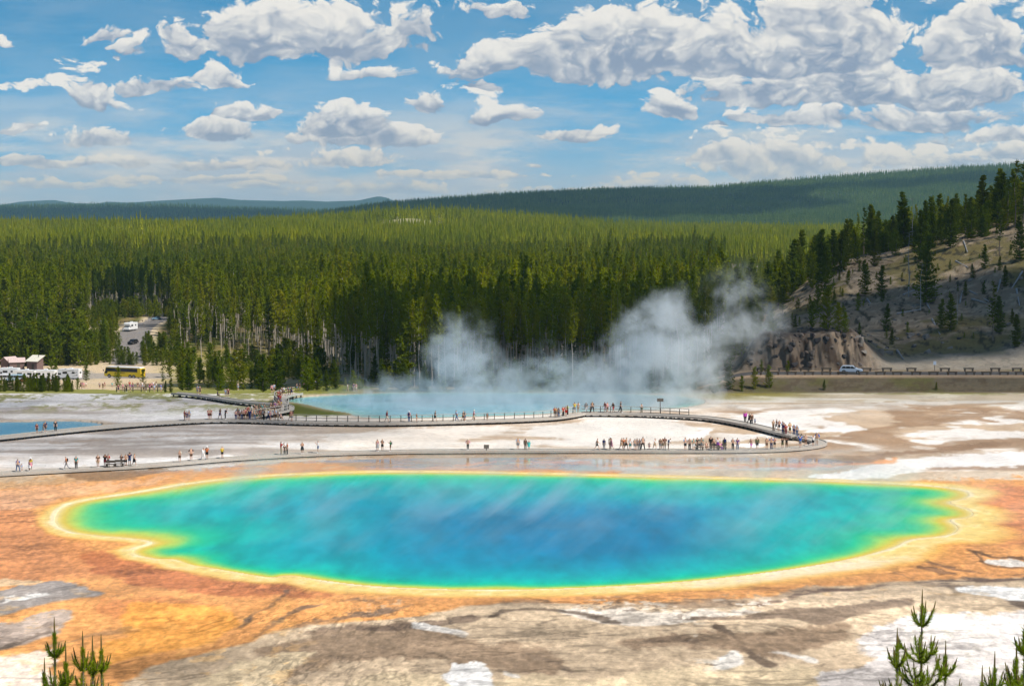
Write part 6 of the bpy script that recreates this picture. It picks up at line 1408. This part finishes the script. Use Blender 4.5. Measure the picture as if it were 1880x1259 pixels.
# ------------------------------------------------------------------ fallen logs and boulders on the hillside
LOGS = [((1592, 550), (1612, 580), 'short grey fallen log on the bare slope under the shoulder firs'), ((1537, 494), (1561, 505), 'thick grey fallen log at the left shoulder of the hill'), ((1647, 578), (1691, 570), 'dark fallen log lying level across the slope'),
 ((1711, 587), (1738, 640), 'long grey log pointing down the slope towards the road'), ((1647, 645), (1667, 673), 'thin dark log just above the road right of the white vehicle'), ((1769, 444), (1783, 485), 'bleached white log high on the slope under the crest'), ((1755, 481), (1777, 494), 'grey log lying beside the bleached log'),
 ((1780, 536), (1815, 556), 'upper of the two crossed grey logs on the right slope'), ((1784, 551), (1812, 559), 'lower of the two crossed grey logs on the right slope'), ((1837, 517), (1831, 538), 'short pale log standing against the slope at right'), ((1877, 501), (1857, 532), 'leaning pale log at the right edge of the slope'),
 ((1866, 532), (1872, 563), 'thin pale log under the leaning log at the right edge'), ((1539, 580), (1561, 587), 'short log behind the pines on the outcrop top'), ((1658, 543), (1685, 532), 'dark branchy log left of the largest fir'), ((1698, 550), (1707, 570), 'white broken log at the foot of the largest fir'),
 ((1762, 558), (1767, 536), 'broken white stub by the broad low fir'), ((1600, 470), (1640, 466), 'grey log along the left crest under the pines')]
for i, (a, b, lab) in enumerate(LOGS):
    p = Vector(ground_hit(*a)); q = Vector(ground_hit(*b)); L = (q - p).length
    if L > 16: q = p + (q - p) * (16 / L)
    mid = (p + q) / 2; m = MB(); n = 5
    pts = [p.lerp(q, k / n) - mid + Vector((0, 0, .22 + .05 * random.uniform(-1, 1))) for k in range(n + 1)]
    m.tube(pts, [.26 - .12 * k / n for k in range(n + 1)], 7)
    for k in range(5):
        c = pts[1 + k % 4]; dv = Vector((random.uniform(-1, 1), random.uniform(-1, 1), random.uniform(.2, 1))).normalized(); m.tube([c, c + dv * random.uniform(.4, 1.2)], [.05, .015], 4, False)
    o = link('fallen_log', m.mesh('fallen_log', [SNAG]), None, mid); tag(o, lab, 'log')
ROCKM = []
for s_ in range(4):
    bm = bmesh.new(); q_ = random.Random(70 + s_)
    for k in range(22): bm.verts.new(Vector((q_.uniform(-1, 1), q_.uniform(-1, 1), q_.uniform(-.9, .9))))
    bmesh.ops.convex_hull(bm, input=bm.verts[:]); bmesh.ops.delete(bm, geom=[v for v in bm.verts if not v.link_faces], context='VERTS')
    bmesh.ops.bevel(bm, geom=bm.edges[:], offset=.06, segments=1, affect='EDGES')
    me = bpy.data.meshes.new('boulder'); bm.to_mesh(me); bm.free()
    c = ((.14, .115, .095), (.06, .055, .055), (.24, .21, .18), (.16, .125, .10))[s_]
    me.materials.append(flat_mat('rock_%d' % s_, c, .9, .15, var=.35, scale=2.5)); ROCKM.append(me)
r_ = random.Random(9)
for k in range(140):
    if k < 80: px_r, row_r, sz, lab, grp = r_.uniform(1372, 1580), r_.uniform(604, 678), r_.uniform(.2, .75), 'angular brown rock jutting from the outcrop over the road', 'rocks of the brown outcrop'
    elif k < 112: px_r, row_r, sz, lab, grp = r_.uniform(1570, 1705), r_.uniform(612, 650), r_.uniform(.3, 1.0), 'grey rock in the broken band right of the brown outcrop', 'rocks of the grey band'
    else: px_r, row_r, sz, lab, grp = r_.uniform(1480, 1880), r_.uniform(500, 640), r_.uniform(.25, .6), 'small loose stone on the open slope of the hill', 'loose stones on the slope'
    x, y, z = ground_hit(px_r, row_r)
    tag(link('boulder', ROCKM[r_.choice((0, 1, 1, 3, 3) if k < 80 else (1, 2, 2))], None, (x, y, z - sz * .15), (r_.uniform(-.3, .3), r_.uniform(-.3, .3), r_.uniform(0, 6)), (sz * r_.uniform(.9, 1.6), sz, sz * r_.uniform(.7, 1.3))), lab, 'rock', grp)

# ------------------------------------------------------------------ young pines on the near slope
NEEDS = needle_mat('sapling_needles', (.20, .30, .018), (.36, .44, .03), (.42, .44, .03), .5)
CANDLE = flat_mat('pine_candle', (.17, .13, .045), .8, .1, var=.3, scale=30)
def sapling(px, row, d, label, seed, spread=1.0, nwh=7, lean=0.0, first=.24):
    r_ = random.Random(seed); dx_, dy_, dz_ = ray(px, row); k = d / dy_
    top = Vector((dx_ * k, d, CAM_H + dz_ * k)); gx, gy = top.x - lean, top.y; gz = float(terrain(np.array([gx]), np.array([gy]))[0]) - .1
    base = Vector((gx, gy, gz)); H = top.z - gz
    S, Nd, Cd = MB(), MB(), MB()
    ax = lambda z: Vector((lean * (z / H) ** 1.5, 0, z))
    def needles(a, b, n, L, spreadn):
        e = (b - a); 
        if e.length < 1e-6: return
        e.normalize()
        for q in range(n):
            p = a.lerp(b, r_.random()); o = e.orthogonal().normalized(); o = Matrix.Rotation(r_.uniform(0, 6.283), 3, e) @ o
            v = (e * r_.uniform(.55, 1.0) + o * spreadn * r_.uniform(.6, 1.1)).normalized() * L * r_.uniform(.75, 1.15); sdw = v.cross(o).normalized() * .0052
            if sdw.length < 1e-5: continue
            Nd.tri(p - sdw, p + sdw, p + v)
    def shoot(pts, r0, cand=True, dens=560, L=.064):
        S.tube(pts, [max(r0 * (1 - .75 * i / (len(pts) - 1)), .004) for i in range(len(pts))], 5, False)
        for a, b in zip(pts[:-1], pts[1:]): needles(a, b, int((b - a).length * dens) + 1, L, .85)
        if cand:
            e = (pts[-1] - pts[-2]).normalized(); e = (e + Vector((0, 0, .8))).normalized(); t = pts[-1]; Lc = r_.uniform(.05, .13)
            Cd.tube([t, t + e * Lc * .6, t + e * Lc], [.0085, .0075, .002], 5, False); needles(t, t + e * Lc * .8, int(Lc * 420), .018, .45)
    zz = [i / 10 * H for i in range(11)]
    S.tube([ax(z) for z in zz], [.045 * (1 - z / H) + .008 for z in zz], 7)
    Cd.tube([ax(H - .02), ax(H) + Vector((0, 0, .10)), ax(H) + Vector((0, 0, .2))], [.010, .009, .003], 6, False); needles(ax(H), ax(H) + Vector((0, 0, .16)), 60, .02, .4)
    dist = 0.0; i = 0
    while i < nwh and dist < H - .5:
        dist += first if i == 0 else r_.uniform(.30, .44); z = H - dist
        n = r_.choice((5, 6, 6, 7)); a0 = r_.uniform(0, 6)
        for j in range(n):
            a = a0 + j * 6.283 / n + r_.uniform(-.3, .3); L = (.12 + .34 * min(dist, 2.2)) * spread * r_.uniform(.75, 1.2); o = Vector((math.cos(a), math.sin(a), 0))
            up = .55 + .5 / (1 + dist); pts = [ax(z)]
            for q in range(1, 6):
                f = q / 5; pts.append(ax(z) + o * L * (f ** .8) + Vector((0, 0, L * up * (.35 * f + .65 * f * f) * 1.15)))
            shoot(pts, .012 + .004 * i)
            for q in (2, 3, 4):
                if r_.random() < .75 and L > .16:
                    sd = 1 if r_.random() < .5 else -1; o2 = Vector((-o.y, o.x, 0)) * sd; Ls = L * r_.uniform(.25, .42)
                    shoot([pts[q], pts[q] + o2 * Ls * .55 + o * Ls * .4 + Vector((0, 0, Ls * .25)), pts[q] + o2 * Ls * .75 + o * Ls * .65 + Vector((0, 0, Ls * .8))], .008)
        needles(ax(z), ax(min(z + .35, H)), 170 if i < 3 else 80, .065, .9)
        i += 1
    needles(ax(H - first), ax(H - .02), 320, .06, .8)
    o = tag(link('pine_sapling', None, loc=base), label, 'tree')
    link('trunk', S.mesh('trunk', [BARK], True), o); link('needles', Nd.mesh('needles', [NEEDS]), o); link('new_shoots', Cd.mesh('new_shoots', [CANDLE], True), o)
sapling(1693, 1112, 22, 'largest young pine in the right foreground with open upswept branches', 1, .66, 8)
sapling(1647, 1184, 21, 'smaller young pine just left of the largest one in the right foreground', 2, .5, 6, -.08)
sapling(1736, 1204, 23, 'slender yellow green young pine just right of the largest foreground pine', 5, .55, 5)
sapling(1882, 1156, 18, 'young pine cut by the right edge of the picture', 4, .5, 6)
sapling(1866, 1210, 19, 'long candled young pine beside the one cut by the right edge', 6, .5, 5)
sapling(1826, 1228, 20, 'low young pine tip standing between the two right foreground clumps', 7, .5, 5)
sapling(1803, 1254, 20, 'lowest young pine tip at the bottom edge on the right', 8, .4, 4)
sapling(100, 1164, 21, 'tallest thin spire of the young pines in the left foreground', 9, .42, 7, 0, .26)
sapling(152, 1190, 20.5, 'bushy topped young pine in the middle of the left foreground clump', 10, .5, 6)
sapling(170, 1198, 21, 'columnar young pine right of the bushy topped one at lower left', 11, .35, 6)
sapling(186, 1194, 21.5, 'rightmost columnar young pine of the left foreground clump', 12, .35, 6)
sapling(121, 1215, 20, 'short thin young pine between the spire and the bushy topped one', 13, .35, 5)
sapling(82, 1240, 20, 'shortest young pine at the left end of the foreground clump', 14, .35, 4)

# ------------------------------------------------------------------ steam
def steam_domain(name, lo, hi, make, kind='stuff'):
    c = [(a + b) / 2 for a, b in zip(lo, hi)]; s = [b - a for a, b in zip(lo, hi)]
    bm = bmesh.new(); bmesh.ops.create_cube(bm, size=1); me = bpy.data.meshes.new(name); bm.to_mesh(me); bm.free()
    m, t = new_mat(name); p = t.node('ShaderNodeNewGeometry').outputs['Position']
    v = t.node('ShaderNodeVolumePrincipled'); v.inputs['Color'].default_value = (.90, .96, 1, 1); v.inputs['Anisotropy'].default_value = .25
    t.set(v.inputs['Density'], make(t, p)); out(t, None, v.outputs[0]); me.materials.append(m)
    return tag(link(name, me, loc=c, scale=s), kind=kind)
BLOBS = [(1205, 650, 345, 95, 85, 1.0), (1225, 585, 345, 48, 50, .8), (1150, 705, 345, 150, 52, .9), (1275, 670, 348, 70, 75, .8), (850, 660, 350, 62, 70, .75), (845, 612, 350, 42, 40, .5), (790, 722, 350, 165, 34, .75), (960, 742, 345, 360, 30, 1.05), (1012, 690, 352, 48, 60, .55), (1345, 610, 352, 95, 48, .5), (1350, 530, 356, 62, 50, .38), (1410, 600, 356, 50, 45, .42), (1110, 740, 340, 210, 30, 1.0), (720, 746, 346, 140, 22, .8), (1240, 735, 342, 110, 30, .8), (830, 757, 336, 250, 16, .9), (900, 702, 350, 90, 42, .75), (1080, 758, 334, 230, 14, .8)]
def plume(t, p):
    warp = t.vmath('SCALE', t.vmath('SUBTRACT', t.noise(p, .11, 3, .6, 0, True), (.5, .5, .5)), 12.0)
    q = t.vmath('ADD', p, warp); M = None
    for (a, r, d, rx, rz, st) in BLOBS:
        x, y = at(a, d); z = CAM_H + (400 - r) * d / FPX; k = d / FPX
        e = t.vmath('LENGTH', t.vmath('MULTIPLY', t.vmath('SUBTRACT', q, (x, y, z)), (1 / (rx * k * 1.35), 1 / 13.0, 1 / (rz * k * 1.35))))
        m = t.math('MULTIPLY', t.math('SUBTRACT', 1.0, e), st)
        M = m if M is None else t.math('MAXIMUM', M, m)
    n = t.noise(q, .20, 5, .62)
    n3 = t.noise(q, .55, 3, .6)
    dd = t.math('MULTIPLY_ADD', t.math('SUBTRACT', n, .5), 4.0, t.math('MULTIPLY_ADD', M, 1.12, t.math('MULTIPLY', t.math('SUBTRACT', n3, .5), .9)))
    return t.math('MULTIPLY', t.math('MULTIPLY', t.ramp(dd, .05, .95), t.ramp(M, .0, .35)), .125)
steam_domain('steam', (-38, 322, -1.2), (62, 374, 27), plume)
def wisps(t, p):
    x, y, z = t.sep(p)
    sk = t.xyz(t.math('ADD', x, t.math('MULTIPLY', z, -1.2)), t.math('MULTIPLY', y, .55), t.math('MULTIPLY', z, .5))
    warp = t.vmath('SCALE', t.vmath('SUBTRACT', t.noise(sk, .07, 2, .6, 0, True), (.5, .5, .5)), 9.0)
    n = t.noise(t.vmath('ADD', sk, warp), .21, 5, .62)
    big = t.ramp(t.noise(p, .022, 2), .35, .65)
    ex = t.math('SUBTRACT', 1.0, t.vmath('LENGTH', t.vmath('MULTIPLY', t.vmath('SUBTRACT', p, (8, 222, 0)), (1 / 66, 1 / 44, .1))))
    return t.math('MULTIPLY', t.math('MULTIPLY', t.math('MULTIPLY', t.ramp(n, .47, .66), t.math('MULTIPLY_ADD', big, .8, .2)), t.ramp(ex, 0.0, .35)), t.math('MULTIPLY', t.ramp(z, 6.5, .5), .075))
steam_domain('pool_steam', (-62, 176, .25), (72, 262, 7), wisps)
